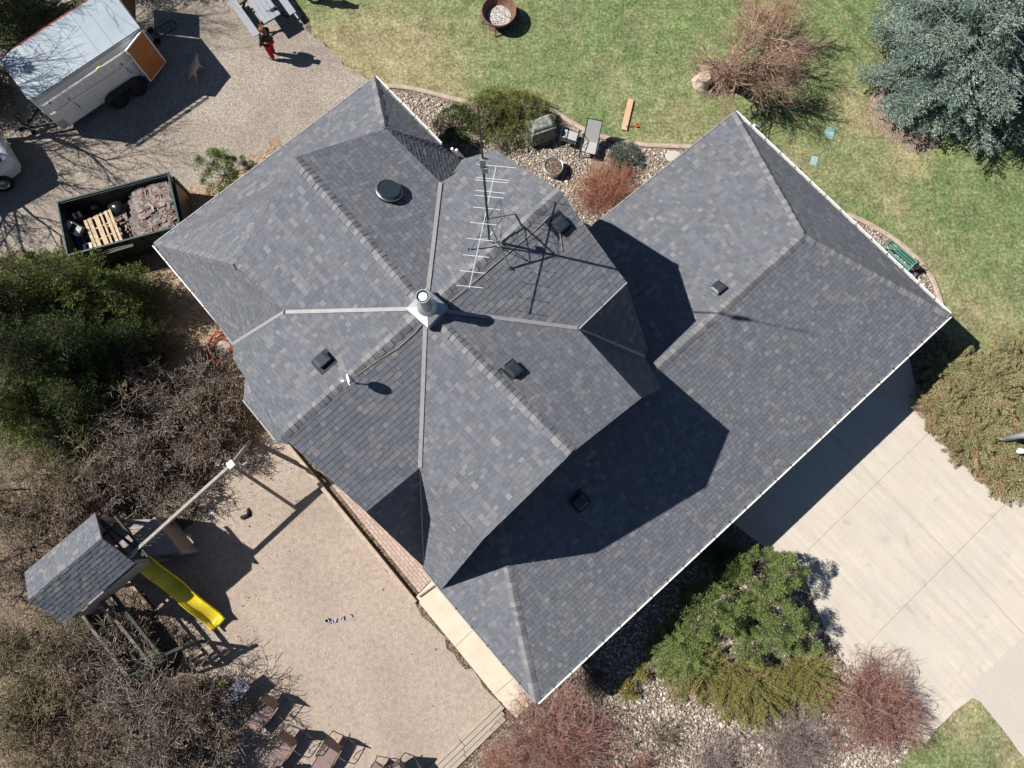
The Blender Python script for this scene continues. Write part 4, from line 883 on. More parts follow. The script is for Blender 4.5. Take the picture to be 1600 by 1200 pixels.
# --- front bed
GM = 'pines in the front bed'
shrub(1184, 890, 1.0, .9, 2.7, M['mugo'], 'upper bushy green pine in the front bed beside the driveway', GM, 240, lobes=62, lr=.17, per=330, L=.075, W=.014, rough=.45)
shrub(1192, 968, 1.4, 1.15, 2.6, M['mugo'], 'largest bushy green pine in the middle of the front bed', GM, 241, lobes=100, lr=.18, per=330, L=.075, W=.014, rough=.45)
shrub(1100, 952, 1.2, .95, 2.0, M['mugo'], 'bushy green pine nearest the garage eave', GM, 242, lobes=82, lr=.17, per=320, L=.075, W=.014, rough=.45)
shrub(1120, 868, .85, .7, 1.1, M['pine_dk'], 'dark pine in the shade under the garage eave', GM, 243, lobes=80, lr=.19, per=110, L=.085, W=.013, rough=.22)
GY = 'yellow green junipers in the front bed'
spray(1062, 1018, .85, .6, .8, M['mugo'], 'upright mid green juniper at the left end of the front bed pines', None, 249, n=120)
spray(1085, 1045, .95, .8, .55, M['yellowj'], 'yellow green juniper left of the front bed pines', GY, 250, n=130, brown=(M['browned'], .1))
spray(1170, 1075, 1.35, .9, .6, M['yellowj'], 'yellow green juniper in front of the largest pine', GY, 251, n=190, dirv=(.3, -.5, 0), brown=(M['browned'], .1))
spray(1248, 1060, .9, .85, .5, M['yellowj'], 'yellow green juniper beside the round red shrub', GY, 252, n=120, dirv=(.4, -.4, 0), brown=(M['browned'], .2))
shrub(982, 1074, .30, .34, .5, M['gold'], 'small golden green shrub at the tip of the eave shadow', 'golden shrubs', 255, lobes=28, lr=.10, per=90, L=.045, W=.014)
shrub(1000, 1050, .22, .3, .5, M['gold'], 'smaller golden shrub with orange tips beside the stones', 'golden shrubs', 256, lobes=18, lr=.09, per=90, L=.045, W=.014)
wands(868, 1145, 2.25, 1.1, M['twig_red'], 'wide red twig shrub under the garage corner', None, 260, n=1000, fork=5, r0=.007)
wands(1360, 1098, 1.75, 1.1, M['twig_red'], 'round red twig shrub beside the driveway', None, 261, n=900, fork=5, r0=.007)
wands(925, 1060, .8, .6, M['twig_brown'], 'small brown bare shrub next to the garage gutter', None, 262, n=220, fork=4, r0=.005)
wands(1235, 1165, 1.5, .9, M['twig_mauve'], 'grey mauve bare shrub between the juniper and the red shrub', 'mauve shrubs along the bottom edge', 263, n=620, fork=5, r0=.005)
wands(1120, 1190, 1.1, .7, M['twig_mauve'], 'grey mauve bare shrub at the bottom edge over the stones', 'mauve shrubs along the bottom edge', 264, n=380, fork=5, r0=.005)
wands(1040, 1152, .85, .5, M['twig_brown'], 'sparse brown bare shrub lying over the pale stones', None, 265, n=150, fork=4, r0=.005)
wands(1000, 1195, .8, .6, M['twig_red'], 'small red shrub at the bottom edge', None, 266, n=220, fork=4, r0=.005)
wands(780, 1190, .9, .4, M['dryred'], 'low dry red shrub beside the board steps', None, 267, n=300, fork=3, r0=.005)
# ================================================================ THINGS
M['postgrey'] = plain('pale_grey_metal', (0.48, 0.52, 0.55), 0.35, 0.5, 0.15, 0.08)
M['alu'] = plain('aluminium', (0.72, 0.74, 0.76), 0.3, 0.5, 0.7, 0.08)
M['vanwhite'] = plain('trailer_paint', (0.82, 0.83, 0.85), 0.35, 0.5, 0.0, 0.07, 1.6)
M['roofwhite'] = plain('trailer_roof_metal', (0.40, 0.46, 0.52), 0.3, 0.5, 0.25, 0.08, 1.5)
M['ply'] = plain('orange_plywood', (0.40, 0.155, 0.05), 0.6, 0.3, 0, 0.15, 4)
M['plyshade'] = plain('shaded_plywood', (0.13, 0.06, 0.03), 0.6, 0.3, 0, 0.2, 4)  # same plywood with the far door's shade painted into its colour
M['redtrim'] = plain('red_trim', (0.40, 0.05, 0.04), 0.5, 0.4)
M['steel_dk'] = plain('dark_painted_steel', (0.025, 0.035, 0.038), 0.45, 0.5, 0.2, 0.25)
M['yellow'] = plain('yellow_plastic', (0.66, 0.53, 0.03), 0.38, 0.5, 0, 0.22, 2.5)
M['skin'] = plain('skin', (0.52, 0.31, 0.22), 0.55, 0.4, 0, 0.05)
M['hair'] = plain('auburn_hair', (0.17, 0.065, 0.03), 0.5, 0.4, 0, 0.3, 30)
M['darkcloth'] = plain('dark_cloth', (0.02, 0.025, 0.03), 0.85, 0.2, 0, 0.25)
M['redcloth'] = plain('red_cloth', (0.36, 0.015, 0.03), 0.85, 0.2, 0, 0.2)
M['fur'] = plain('tan_fur', (0.50, 0.39, 0.27), 0.9, 0.15, 0, 0.15, 14)
M['rust'] = plain('rusty_steel', (0.19, 0.10, 0.08), 0.75, 0.3, 0.2, 0.35, 6, 0.3)
M['ash'] = m_gravel('ash', [(0.0, (0.10, 0.09, 0.09)), (0.3, (0.34, 0.30, 0.29)), (0.6, (0.52, 0.48, 0.47)), (1.0, (0.8, 0.78, 0.76))], 30, 0.1)
M['grey_sling'] = plain('grey_sling', (0.40, 0.41, 0.41), 0.8, 0.2, 0, 0.06)
M['brown_sling'] = plain('brown_sling', (0.225, 0.16, 0.15), 0.8, 0.2, 0, 0.08)
M['slate_sling'] = plain('slate_sling', (0.25, 0.26, 0.30), 0.7, 0.2, 0, 0.1)
M['bronze'] = plain('dark_bronze_frame', (0.075, 0.05, 0.045), 0.45, 0.5, 0.4, 0.15)
M['pinewood'] = plain('pale_wood', (0.58, 0.36, 0.22), 0.75, 0.25, 0, 0.12, 6)
M['palletwood'] = plain('pallet_wood', (0.50, 0.39, 0.26), 0.85, 0.2, 0, 0.28, 7)
M['deckwood'] = plain('weathered_deck_wood', (0.30, 0.25, 0.235), 0.85, 0.2, 0, 0.2, 8)
M['greenwood'] = plain('dark_green_timber', (0.055, 0.065, 0.055), 0.8, 0.2, 0, 0.3, 8)
M['greywood'] = plain('pale_grey_timber', (0.36, 0.34, 0.31), 0.8, 0.2, 0, 0.2, 8)
M['greenpaint'] = plain('green_paint', (0.10, 0.27, 0.22), 0.55, 0.4, 0, 0.2)
M['tealplastic'] = plain('teal_plastic', (0.27, 0.42, 0.41), 0.6, 0.3, 0, 0.15, 9)
M['cardboard'] = plain('cardboard', (0.36, 0.27, 0.2), 0.85, 0.2)
M['bluepl'] = plain('blue_plastic', (0.03, 0.06, 0.16), 0.5, 0.4)
M['orangepl'] = plain('orange_plastic', (0.55, 0.12, 0.03), 0.5, 0.4)
M['bag'] = plain('black_bag_plastic', (0.015, 0.016, 0.018), 0.22, 0.6, 0, 0.2)
M['redhose'] = plain('red_hose', (0.33, 0.035, 0.025), 0.45, 0.5)
M['greycloth'] = NT('shadow_mottled_cover', 0.8, 0.2)
_t = M['greycloth']; _t.color(_t.ramp(_t.noise(_t.coord(), 7, 4, 0.6), [(0.4, (0.10, 0.115, 0.11)), (0.6, (0.29, 0.29, 0.26))])); M['greycloth'] = _t.m  # mottling paints broken shadow into the cover colour
M['tablegrey'] = plain('pale_grey_planks', (0.29, 0.31, 0.345), 0.7, 0.3, 0, 0.1, 5)
M['chrome'] = plain('wheel_rim', (0.55, 0.55, 0.56), 0.3, 0.5, 0.8, 0.1)
M['lamp'] = plain('headlamp_lens', (0.55, 0.6, 0.63), 0.08, 0.7)

def dirang(a, b): d = b-a; return math.atan2(d.y, d.x)
Zr = lambda a: Matrix.Rotation(a, 3, 'Z')

# ---- enclosed cargo trailer; local x runs from nose to tail, y from the near side to the far side
NF, NR = at(46, 157, 2.45), at(218, 43, 2.45)
TL = (NR-NF).length; ta = dirang(NF, NR); TW = 1.95
sgn = 1.0                                                            # far side is to the left of nose->tail
tb = Vector((NF.x, NF.y, 0))
tr = thing('cargo_trailer', tb, ta, 'white enclosed cargo trailer with its rear doors open, parked on the gravel', 'trailer')
mb = MB(); zf = .5
n_ = .10
prof = [(n_*.15, n_*.55), (0, TW/2), (n_*.15, TW-n_*.55), (n_, TW), (TL, TW), (TL, TW-.04), (n_, TW-.04)]
out = [(n_, 0), (n_*.3, .03), (0, .10), (0, TW-.10), (n_*.3, TW-.03), (n_, TW), (TL, TW), (TL, TW-.05), (n_+.05, TW-.05), (.06, TW-.12), (.06, .12), (n_+.05, .05), (TL, .05), (TL, 0)]
mb.prism(out, zf, 2.42); mb.build('body', M['vanwhite'], tr)
mb = MB(); mb.prism([(n_+.02, .03), (.05, .12), (.05, TW-.12), (n_+.02, TW-.03), (TL-.02, TW-.03), (TL-.02, .03)], zf-.04, zf+.03); mb.build('floor', M['plyshade'], tr)
mb = MB(); mb.prism([(n_, -.015), (n_*.3, .015), (-.015, .10), (-.015, TW-.10), (n_*.3, TW-.015), (n_, TW+.015), (TL+.01, TW+.015), (TL+.01, -.015)], 2.42, 2.45)
for i in range(1, 8): mb.box((n_+(TL-n_)*i/8, TW/2, 2.455), (.025, TW-.06, .016))
mb.build('roof', M['roofwhite'], tr)
mb = MB(); mb.box(((TL+n_)/2, TW+.02, 2.44), (TL-n_, .03, .05)); mb.build('roof_trim', M['redtrim'], tr)
mb = MB(); mb.box(((TL+n_)/2, -.02, 2.36), (TL-n_, .035, .12)); mb.build('side_rail', M['galv'], tr)
mb = MB()
for x0 in (.95, TL-1.25):
    for k in range(4): mb.box((x0+k*.02, -.008, 1.55-k*.18), (.035, .012, .12))
mb.build('vent_slots', M['black'], tr)
mb = MB(); mb.prism([(n_-.02, -.006), (n_*.3-.01, .02), (-.01, .10), (-.01, TW-.10), (.05, TW-.10), (.05, .12), (n_*.3+.05, .06), (n_+.22, -.002), (n_+.22, -.008)], zf, zf+.45); mb.build('stone_guard', M['galv'], tr)
wx = TL*.60
for k, dx in enumerate((-.42, .38)):
    for y, nm in ((-.12, 0), (TW+.12, 1)):
        mb = MB(); q = Matrix.Rotation(R(90), 3, 'X')
        mb.lathe((wx+dx, y, .34), [(.20, -.1), (.32, -.1), (.35, -.06), (.35, .06), (.32, .1), (.20, .1)], 28, q); wl = mb.build('wheel', M['rubber'], tr, smooth=False)
        mb = MB(); mb.lathe((wx+dx, y, .34), [(0, -.075), (.06, -.08), (.08, -.05), (.17, -.06), (.20, -.095), (.20, .095), (0, .06)], 24, q); mb.build('rim', M['steel_dk'], wl)  # rim in dark steel to stand for the shade on the wheels
for y0, y1 in ((-.27, 0.0), (TW, TW+.27)):
    mb = MB(); pr = [(-.85, .42), (-.78, .62), (-.55, .76), (.5, .76), (.74, .62), (.80, .42)]
    for (xa, za), (xb, zb_) in zip(pr, pr[1:]): mb.bar((wx+xa, (y0+y1)/2, za), (wx+xb, (y0+y1)/2, zb_), .27, .025, up=Vector((0, 1, 0))) if False else mb.add([(wx+xa, y0, za), (wx+xb, y0, zb_), (wx+xb, y1, zb_), (wx+xa, y1, za), (wx+xa, y0, za-.03), (wx+xb, y0, zb_-.03), (wx+xb, y1, zb_-.03), (wx+xa, y1, za-.03)], [(0, 1, 2, 3), (7, 6, 5, 4), (0, 4, 5, 1), (3, 2, 6, 7)])
    mb.build('fender', M['black'], tr)
mb = MB()
mb.bar((.4, .25, .42), (-1.05, TW/2, .42), .07, .1); mb.bar((.4, TW-.25, .42), (-1.05, TW/2, .42), .07, .1); mb.box((-1.12, TW/2, .46), (.22, .09, .09)); mb.lathe((-.95, TW/2, .05), [(.09, 0), (.09, .02), (.03, .03), (.03, .95), (.05, .95), (.05, 1.0), (0, 1.0)], 12); mb.bar((-.95, TW/2, .98), (-.95, TW/2+.2, .98), .02)
mb.build('tongue', M['steel_dk'], tr, bevel=.006)
mb = MB(); mb.box((.25, .12, .75), (.1, .02, .06)); mb.build('marker_light', M['redtrim'], tr)
def barn_door(hinge, ang, mat, z0=.52, z1=2.36, w=.94):
    h = Vector(hinge); d = Vector((math.cos(ang), math.sin(ang), 0)); nrm_ = Vector((-d.y, d.x, 0)); rot = Zr(ang)
    mb = MB(); c = h+d*w/2+Vector((0, 0, (z0+z1)/2)); mb.box(c, (w, .045, z1-z0), rot); dr = mb.build('rear_door', M['vanwhite'], tr)
    for s_ in (-1, 1):
        mb = MB(); mb.box(c+nrm_*s_*.026, (w-.1, .012, z1-z0-.1), rot); p = mb.build('plywood_lining' if s_*mat[1] > 0 else 'outer_skin', M[mat[0]] if s_*mat[1] > 0 else M['vanwhite'], dr)
    mb = MB()
    for zz in (.9, 2.0): mb.tube([h+d*w+Vector((0, 0, zz-.12)), h+d*w+Vector((0, 0, zz+.12))], .015, 6)
    mb.build('latch_bar', M['steel_dk'], dr)
# near door folded far round, its plywood face towards the yard
barn_door((TL+.03, -.03, 0), R(180+20), ('ply', 1)); barn_door((TL+.03, TW+.03, 0), R(58), ('plyshade', -1))
# ladder hung on the near side
lb_ = thing('ladder', NF+Vector((0, 0, -2.45))+Vector((0, 0, 0)), ta, 'long aluminium extension ladder hung along the side of the white trailer', 'ladder')
for j, (y, z) in enumerate(((-.26, 2.26), (-.32, 1.80))):
    mb = MB(); mb.box((TL*.43, y, z), (TL*.78, .022, .045)); mb.build('rail', M['alu'], lb_)
    mb = MB(); mb.box((TL*.41, y-.05, z+.02), (TL*.72, .02, .04)); mb.build('rail', M['alu'], lb_)
for i in range(12):
    x = .35+i*(TL*.72/12); mb = MB(); mb.tube([(x, -.26, 2.26), (x, -.32, 1.80)], .016, 8); mb.build('rung', M['alu'], lb_)
mb = MB(); mb.box((TL*.56, -.29, 2.29), (.16, .05, .09)); mb.build('label_sticker', plain('yellow_sticker', (.75, .62, .1)), lb_)
mb = MB(); mb.box((.45, -.3, 2.24), (.06, .06, .09)); mb.build('end_cap', M['redtrim'], lb_)

# ---- dumpster and its load
D0, D1, D3 = at(90, 316, 1.55), at(261, 271, 1.55), at(100, 408, 1.55)
da = dirang(D0, D1); DL = (D1-D0).length+.05; DW = 1.95; DH = 1.55
db = Vector((D0.x, D0.y, 0)); dv = Vector((math.cos(da), math.sin(da), 0)); dn = Vector((dv.y, -dv.x, 0))
dm = thing('dumpster', db, da, 'dark green open top dumpster full of roofing debris beside the house', 'dumpster')
mb = MB(); mb.box((DL/2, -DW/2, .2), (DL, DW, .08)); mb.build('floor', M['steel_dk'], dm)
mb = MB(); mb.box((DL/2, -.03, .88), (DL, .06, 1.3)); mb.box((DL/2, -DW+.03, .88), (DL, .06, 1.3)); mb.box((.03, -DW/2, .88), (.06, DW-.125, 1.3)); mb.box((DL-.03, -DW/2, .88), (.06, DW-.125, 1.3))
for i in range(7):
    x = .3+i*(DL-.6)/6
    for y in (.03, -DW-.03): mb.box((x, y, .82), (.07, .06, 1.1))
mb.build('wall', M['steel_dk'], dm)
M['rimgreen'] = plain('green_steel_rim', (0.015, 0.045, 0.045), 0.45, 0.5, 0.2, 0.3)
mb = MB(); mb.box((DL/2, 0, DH), (DL+.06, .06, .07)); mb.box((DL/2, -DW, DH), (DL+.06, .06, .07)); mb.box((0, -DW/2, DH), (.06, DW-.065, .07)); mb.box((DL, -DW/2, DH), (.06, DW-.065, .07)); mb.build('rim', M['rimgreen'], dm, bevel=.01)
mb = MB(); mb.box((DL+.09, -DW/2, .85), (.05, DW-.2, 1.2)); mb.box((DL+.13, -.2, .85), (.05, .1, 1.2)); mb.box((DL+.13, -DW+.2, .85), (.05, .1, 1.2)); mb.build('tailgate', M['bronze'], dm)
for x in (.5, DL-.5):
    for y in (-.2, -DW+.2):
        mb = MB(); mb.lathe((x, y, .1), [(0, -.05), (.1, -.05), (.1, .05), (0, .05)], 16, Matrix.Rotation(R(90), 3, 'X')); mb.build('roller', M['black'], dm)
def inD(x, y, z): return db+dv*x+dn*y+Vector((0, 0, z))
M['debris'] = leafy('old_shingles', [(0.15, (0.08, 0.08, 0.085)), (0.4, (0.17, 0.15, 0.14)), (0.55, (0.25, 0.165, 0.135)), (0.75, (0.26, 0.24, 0.23)), (0.95, (0.46, 0.36, 0.30))], scale=2.5)
r_ = random.Random(5); mb = MB()
def hD(x, y): 
    u = (x-DL*.47)/(DL*.5); return .45+1.02*max(0, min(1, u*2.6))*(1-.25*abs(y-DW*.5)/(DW*.5))
for i in range(2300):
    x = r_.uniform(.1, DL-.12) if r_.random() < .3 else r_.uniform(DL*.47, DL-.12); y = r_.uniform(.12, DW-.12)
    if x < DL*.5 and y > 1.6: pass
    z = hD(x, y)+r_.uniform(-.12, .05); p = Vector((x, -y, z)); q = Matrix.Rotation(r_.uniform(0, 6.3), 3, 'Z') @ Matrix.Rotation(r_.gauss(0, .33), 3, 'X')
    w, h = r_.uniform(.06, .2), r_.uniform(.05, .16); k = 5; pts = [p+q @ Vector((w*math.cos(6.283*j/k+r_.uniform(-.3, .3)), h*math.sin(6.283*j/k+r_.uniform(-.3, .3)), 0)) for j in range(k)]
    mb.slab(pts, .006)
db_o = mb.build('shingle_debris', M['debris']); db_o.location = db; db_o.rotation_euler = (0, 0, da); tag(db_o, 'heap of torn old brown shingles filling the house end of the dumpster', 'debris', kind='stuff')
mb = MB(); mb.add([Vector((x, -y, hD(x, y)-.18)) for x in (DL*.5, DL*.6, DL*.75, DL-.08) for y in (.08, DW/2, DW-.08)], [(i*3+j+1, i*3+j+4, i*3+j+3, i*3+j) for i in range(3) for j in range(2)])
o = mb.build('tar_paper', M['black']); o.location = db; o.rotation_euler = (0, 0, da); tag(o, 'black sheet of tar paper under the old shingles in the dumpster', 'tar paper')
# pallet
pc = [at(129, 340, 1.15), at(172, 327, 1.15), at(194, 381, 1.15), at(148, 391, 1.15)]; pctr = sum(pc, Vector())/4; pa = dirang(pc[0], pc[3])
pl = thing('pallet', Vector((pctr.x, pctr.y, 1.0)), pa, 'pale wooden pallet lying on the rubbish in the dumpster', 'pallet')
for i, y in enumerate((-.45, -.30, -.06, .12, .30, .44)):
    mb = MB(); mb.box((0, y, .1), (1.24, (.1, .13, .16, .07, .11, .09)[i], .018)); o = mb.build('board', M['palletwood'], pl)
for x in (-.58, -.2, .2, .58):
    mb = MB(); mb.box((x, 0, .045), (.04, 1.0, .09)); mb.build('stringer', M['palletwood'], pl)
pl.rotation_euler = (R(4), R(3), pa)
# bags and boxes
def bag(px, py, z, s, label):
    v, f = ico2(); r = np.random.default_rng(int(px)); v = v*(1+r.normal(0, .10, (len(v), 1)))*np.array([s, s*.85, s*.7]); o = npmesh('rubbish_bag', v, f, M['bag']); o.location = at(px, py, z); return tag(o, label, 'bag', 'black rubbish bags in the dumpster')
bag(184, 325, 1.05, .30, 'large shiny black rubbish bag between the pallet and the shingles'); bag(147, 322, 1.0, .17, 'small black rubbish bag above the pallet')
def carton(px, py, z, size, rz, mat, label, name='box', cat='box', tilt=0):
    t = thing(name, at(px, py, z), rz, label, cat); sx, sy, sz = size; mb = MB(); w = .012
    mb.box((0, 0, -sz/2), (sx, sy, w)); mb.box((0, sy/2, 0), (sx, w, sz)); mb.box((0, -sy/2, 0), (sx, w, sz)); mb.box((sx/2, 0, 0), (w, sy-w-.002, sz)); mb.box((-sx/2, 0, 0), (w, sy-w-.002, sz)); mb.build('box_body', mat, t)
    for s_ in (-1, 1):
        mb = MB(); mb.box((sx*.33*s_, 0, sz/2+.01), (sx*.3, sy, .008), Matrix.Rotation(.12*s_, 3, 'Y')); mb.build('flap', M['white'], t)
    t.rotation_euler = (tilt, tilt*.7, rz); return t
carton(117, 357, 1.15, (.5, .34, .25), R(-28), M['cardboard'], 'open white topped carton leaning at the left of the pallet', tilt=.3)
carton(121, 337, 1.0, (.26, .2, .12), R(30), M['orangepl'], 'small orange and white carton in the dumpster corner', tilt=.2); carton(139, 387, 1.0, (.3, .25, .15), R(15), M['cardboard'], 'small white carton at the lower corner of the pallet')
mb = MB(); mb.box((0, 0, 0), (.55, .2, .1), Matrix.Rotation(.2, 3, 'Y')); mb.box((.05, .14, .03), (.4, .06, .12), Matrix.Rotation(.4, 3, 'X')); o = mb.build('plastic_trim', M['bluepl'], bevel=.02); o.location = at(125, 378, .9); o.rotation_euler = (0, 0, R(-65)); tag(o, 'dark blue plastic piece wedged left of the pallet', 'scrap')
mb = MB()
for k in range(3): mb.bar((0, k*.05, .0+.03*k), (.9, k*.03, .06), .022, .012)
o = mb.build('metal_strips', M['steel_dk']); o.location = at(168, 396, 1.35); o.rotation_euler = (0, 0, R(16)); tag(o, 'long bent metal strips along the near rim of the dumpster', 'scrap')

# ---- skinned figures
def figure(name, joints, edges, mat, parent, sub=2):
    me = bpy.data.meshes.new(name); me.from_pydata([j[0] for j in joints], edges, [])
    o = bpy.data.objects.new(name, me); COL.objects.link(o); me.materials.append(mat)
    if parent: o.parent = parent
    sk = o.modifiers.new('skin', 'SKIN'); sk.use_smooth_shade = True
    for v, j in zip(me.skin_vertices[0].data, joints):
        rr_ = j[1]; v.radius = rr_ if isinstance(rr_, tuple) else (rr_, rr_)
    me.skin_vertices[0].data[0].use_root = True
    s = o.modifiers.new('sub', 'SUBSURF'); s.levels = sub; s.render_levels = sub
    return o
def person(loc, rz, label, h=1.68, top='darkcloth', legs='redcloth', shoes='darkcloth', hair='hair', long_hair=True, bend=0.0):
    t = thing('person', loc, rz, label, 'person'); k = h/1.68; S = lambda x, y, z: (x*k, y*k, z*k)
    b = bend; J = [(S(0, 0, .92), (.12, .10)), (S(b*.3, 0, 1.10), (.135, .10)), (S(b*.7, 0, 1.30), (.15, .11)), (S(b, 0, 1.41), (.07, .07)), (S(b+.02, 0, 1.48), .052), (S(b+.04, 0, 1.56), (.075, .085)), (S(b+.045, 0, 1.64), (.07, .08)),
       (S(b*.8, .17, 1.37), .055), (S(b*.8+.03, .24, 1.13), .042), (S(b*.8+.16, .22, .93), .03), (S(b*.8, -.17, 1.37), .055), (S(b*.8+.02, -.24, 1.13), .042), (S(b*.8+.15, -.22, .93), .03),
       (S(0, .10, .86), .095), (S(.03, .11, .48), .06), (S(-.01, .12, .09), .04), (S(.12, .13, .04), .036), (S(0, -.10, .86), .095), (S(.07, -.11, .48), .06), (S(.08, -.12, .09), .04), (S(.21, -.13, .04), .036)]
    E = [(0, 1), (1, 2), (2, 3), (3, 4), (4, 5), (5, 6), (2, 7), (7, 8), (8, 9), (2, 10), (10, 11), (11, 12), (0, 13), (13, 14), (14, 15), (15, 16), (0, 17), (17, 18), (18, 19), (19, 20)]
    figure('body', J, E, M['skin'], t)
    g_ = lambda i, e: (J[i][0], tuple(q+e for q in (J[i][1] if isinstance(J[i][1], tuple) else (J[i][1], J[i][1]))))
    I = [0, 1, 2, 3, 7, 8, 9, 10, 11, 12]; mp_ = {a: n for n, a in enumerate(I)}
    figure('jacket', [g_(i, .042) for i in I], [(mp_[a], mp_[c]) for a, c in E if a in mp_ and c in mp_], M[top], t)
    I = [0, 13, 14, 15, 17, 18, 19]; mp_ = {a: n for n, a in enumerate(I)}
    figure('trousers', [g_(i, .035) for i in I], [(mp_[a], mp_[c]) for a, c in E if a in mp_ and c in mp_], M[legs], t)
    for i in (15, 19): figure('shoe', [(tuple(Vector(J[i][0])+Vector((-.03, 0, -.03))), .05), (tuple(Vector(J[i+1][0])+Vector((0, 0, .0))), (.045, .04)), (tuple(Vector(J[i+1][0])+Vector((.06, 0, -.005))), .032)], [(0, 1), (1, 2)], M[shoes], t)
    HJ = [(S(b+.0, 0, 1.60), (.10, .10)), (S(b+.0, 0, 1.67), (.08, .085)), (S(b-.06, 0, 1.50), (.09, .055))]
    HE = [(0, 1), (0, 2)]
    if long_hair: HJ += [(S(b-.09, 0, 1.36), (.10, .045)), (S(b-.08, 0, 1.22), (.07, .03))]; HE += [(2, 3), (3, 4)]
    figure('hair', HJ, HE, M[hair], t)
    for s_ in (-1, 1):           # five fingers on each hand
        w = Vector(J[9][0] if s_ > 0 else J[12][0])
        hb = [(tuple(w), .028), (tuple(w+Vector((.03, 0, -.06))), (.034, .018))]; he = [(0, 1)]
        for f_ in range(4):
            q = w+Vector((.03+.0, s_*(.026-.017*f_), -.09)); L_ = (.055, .065, .06, .045)[f_]
            hb += [(tuple(q), .0085), (tuple(q+Vector((.012, 0, -L_*.55))), .008), (tuple(q+Vector((.0, 0, -L_))), .0065)]; n0 = len(hb); he += [(1, n0-3), (n0-3, n0-2), (n0-2, n0-1)]
        q = w+Vector((.05, s_*.03, -.03)); hb += [(tuple(q), .01), (tuple(q+Vector((.02, s_*.01, -.035))), .008)]; n0 = len(hb); he += [(0, n0-2), (n0-2, n0-1)]
        figure('hand', hb, he, M['skin'], t, 1)
    mb = MB(); hx = (b+.115)*k
    mb.tube([(hx, 0, 1.585*k), (hx+.02, 0, 1.55*k)], [.010, .014], 8); mb.build('nose', M['skin'], t, smooth=True)
    mb = MB()
    for s_ in (-1, 1): mb.lathe((hx-.01, s_*.032, 1.59*k), [(0, -.012), (.010, -.006), (.012, 0), (.010, .006), (0, .012)], 8)
    mb.build('eyes', M['black'], t); mb = MB(); mb.box((hx-.008, 0, 1.525*k), (.008, .045, .01)); mb.build('mouth', M['redcloth'], t)
    return t
person(at(430, 89), R(160), 'person with long auburn hair in a dark jacket and red trousers by the picnic table', 1.72)
person(at(490, 3), R(95), 'person in white shoes standing at the top edge of the lawn', 1.75, 'darkcloth', 'darkcloth', 'white', 'darkcloth', False)
# dog
da0, da1 = at(303, 130), at(317, 100); dt = thing('dog', (da0+da1)/2, dirang(da0, da1), 'tan short haired dog walking on the gravel in the trailer shade', 'dog')
J = [((-.24, 0, .50), (.10, .10)), ((-.05, 0, .49), (.10, .11)), ((.16, 0, .48), (.115, .135)), ((.28, 0, .56), (.075, .08)), ((.37, 0, .66), (.062, .065)), ((.44, 0, .70), (.065, .065)), ((.52, 0, .68), (.036, .034)), ((.57, 0, .665), (.026, .024)),
     ((-.34, 0, .50), .035), ((-.44, .03, .42), .022), ((-.54, .05, .36), .014),
     ((-.25, .08, .40), (.06, .075)), ((-.18, .10, .28), .040), ((-.32, .10, .17), .022), ((-.29, .10, .04), .018), ((-.23, .10, .02), .022),
     ((-.25, -.08, .40), (.06, .075)), ((-.25, -.12, .27), .040), ((-.42, -.14, .17), .022), ((-.42, -.14, .04), .018), ((-.36, -.14, .02), .022),
     ((.19, .08, .36), .048), ((.17, .09, .20), .026), ((.15, .09, .05), .019), ((.20, .09, .02), .023), ((.19, -.08, .36), .048), ((.27, -.12, .20), .026), ((.30, -.13, .05), .019), ((.35, -.13, .02), .023)]
E = [(0, 1), (1, 2), (2, 3), (3, 4), (4, 5), (5, 6), (6, 7), (0, 8), (8, 9), (9, 10), (0, 11), (11, 12), (12, 13), (13, 14), (14, 15), (0, 16), (16, 17), (17, 18), (18, 19), (19, 20), (2, 21), (21, 22), (22, 23), (23, 24), (2, 25), (25, 26), (26, 27), (27, 28)]
J = [(p, tuple(q*1.35 for q in (r if isinstance(r, tuple) else (r, r)))) for p, r in J]
figure('body', J, E, M['fur'], dt); dt.scale = (.84, .84, .84)
M['ear'] = plain('dark_fur', (0.16, 0.11, 0.075), 0.9, 0.15)
for s_ in (-1, 1):
    mb = MB(); mb.add([(.42, s_*.05, .755), (.46, s_*.055, .75), (.42, s_*.10, .69), (.40, s_*.09, .70)], [(0, 1, 2, 3)]); mb.add([(.42, s_*.05, .765), (.46, s_*.055, .76), (.42, s_*.105, .695), (.40, s_*.095, .705)], [(3, 2, 1, 0)]); mb.build('ear', M['ear'], dt)
mb = MB(); mb.lathe((.595, 0, .675), [(0, -.012), (.014, 0), (0, .012)], 8); mb.build('nose', M['black'], dt)

# ---- picnic table
pa0, pa1 = at(438, 21, .76), at(413, 38, .76); pdir = at(437, 21, .76)-at(422, 0, .76)
ax = pdir.normalized(); ay = Vector((-ax.y, ax.x, 0)); pw = abs((pa0-pa1).dot(ay)); ang = math.atan2(ax.y, ax.x); pend = (pa0+pa1)/2; PLn = 1.85
pt = thing('picnic_table', Vector((pend.x, pend.y, 0))-ax*PLn/2, ang, 'pale grey picnic table with two attached benches at the top edge', 'table')
for i in range(4):
    mb = MB(); mb.box((0, (i-1.5)*pw/4, .745), (PLn, pw/4-.012, .04)); mb.build('tabletop_board', M['tablegrey'], pt, bevel=.004)
bo = abs((at(397, 46, .45)-at(425, 30, .45)).dot(ay))+.02
for s_ in (-1, 1):
    mb = MB(); mb.box((0, s_*bo, .44), (PLn, .26, .04)); mb.build('bench_seat', M['tablegrey'], pt, bevel=.004)
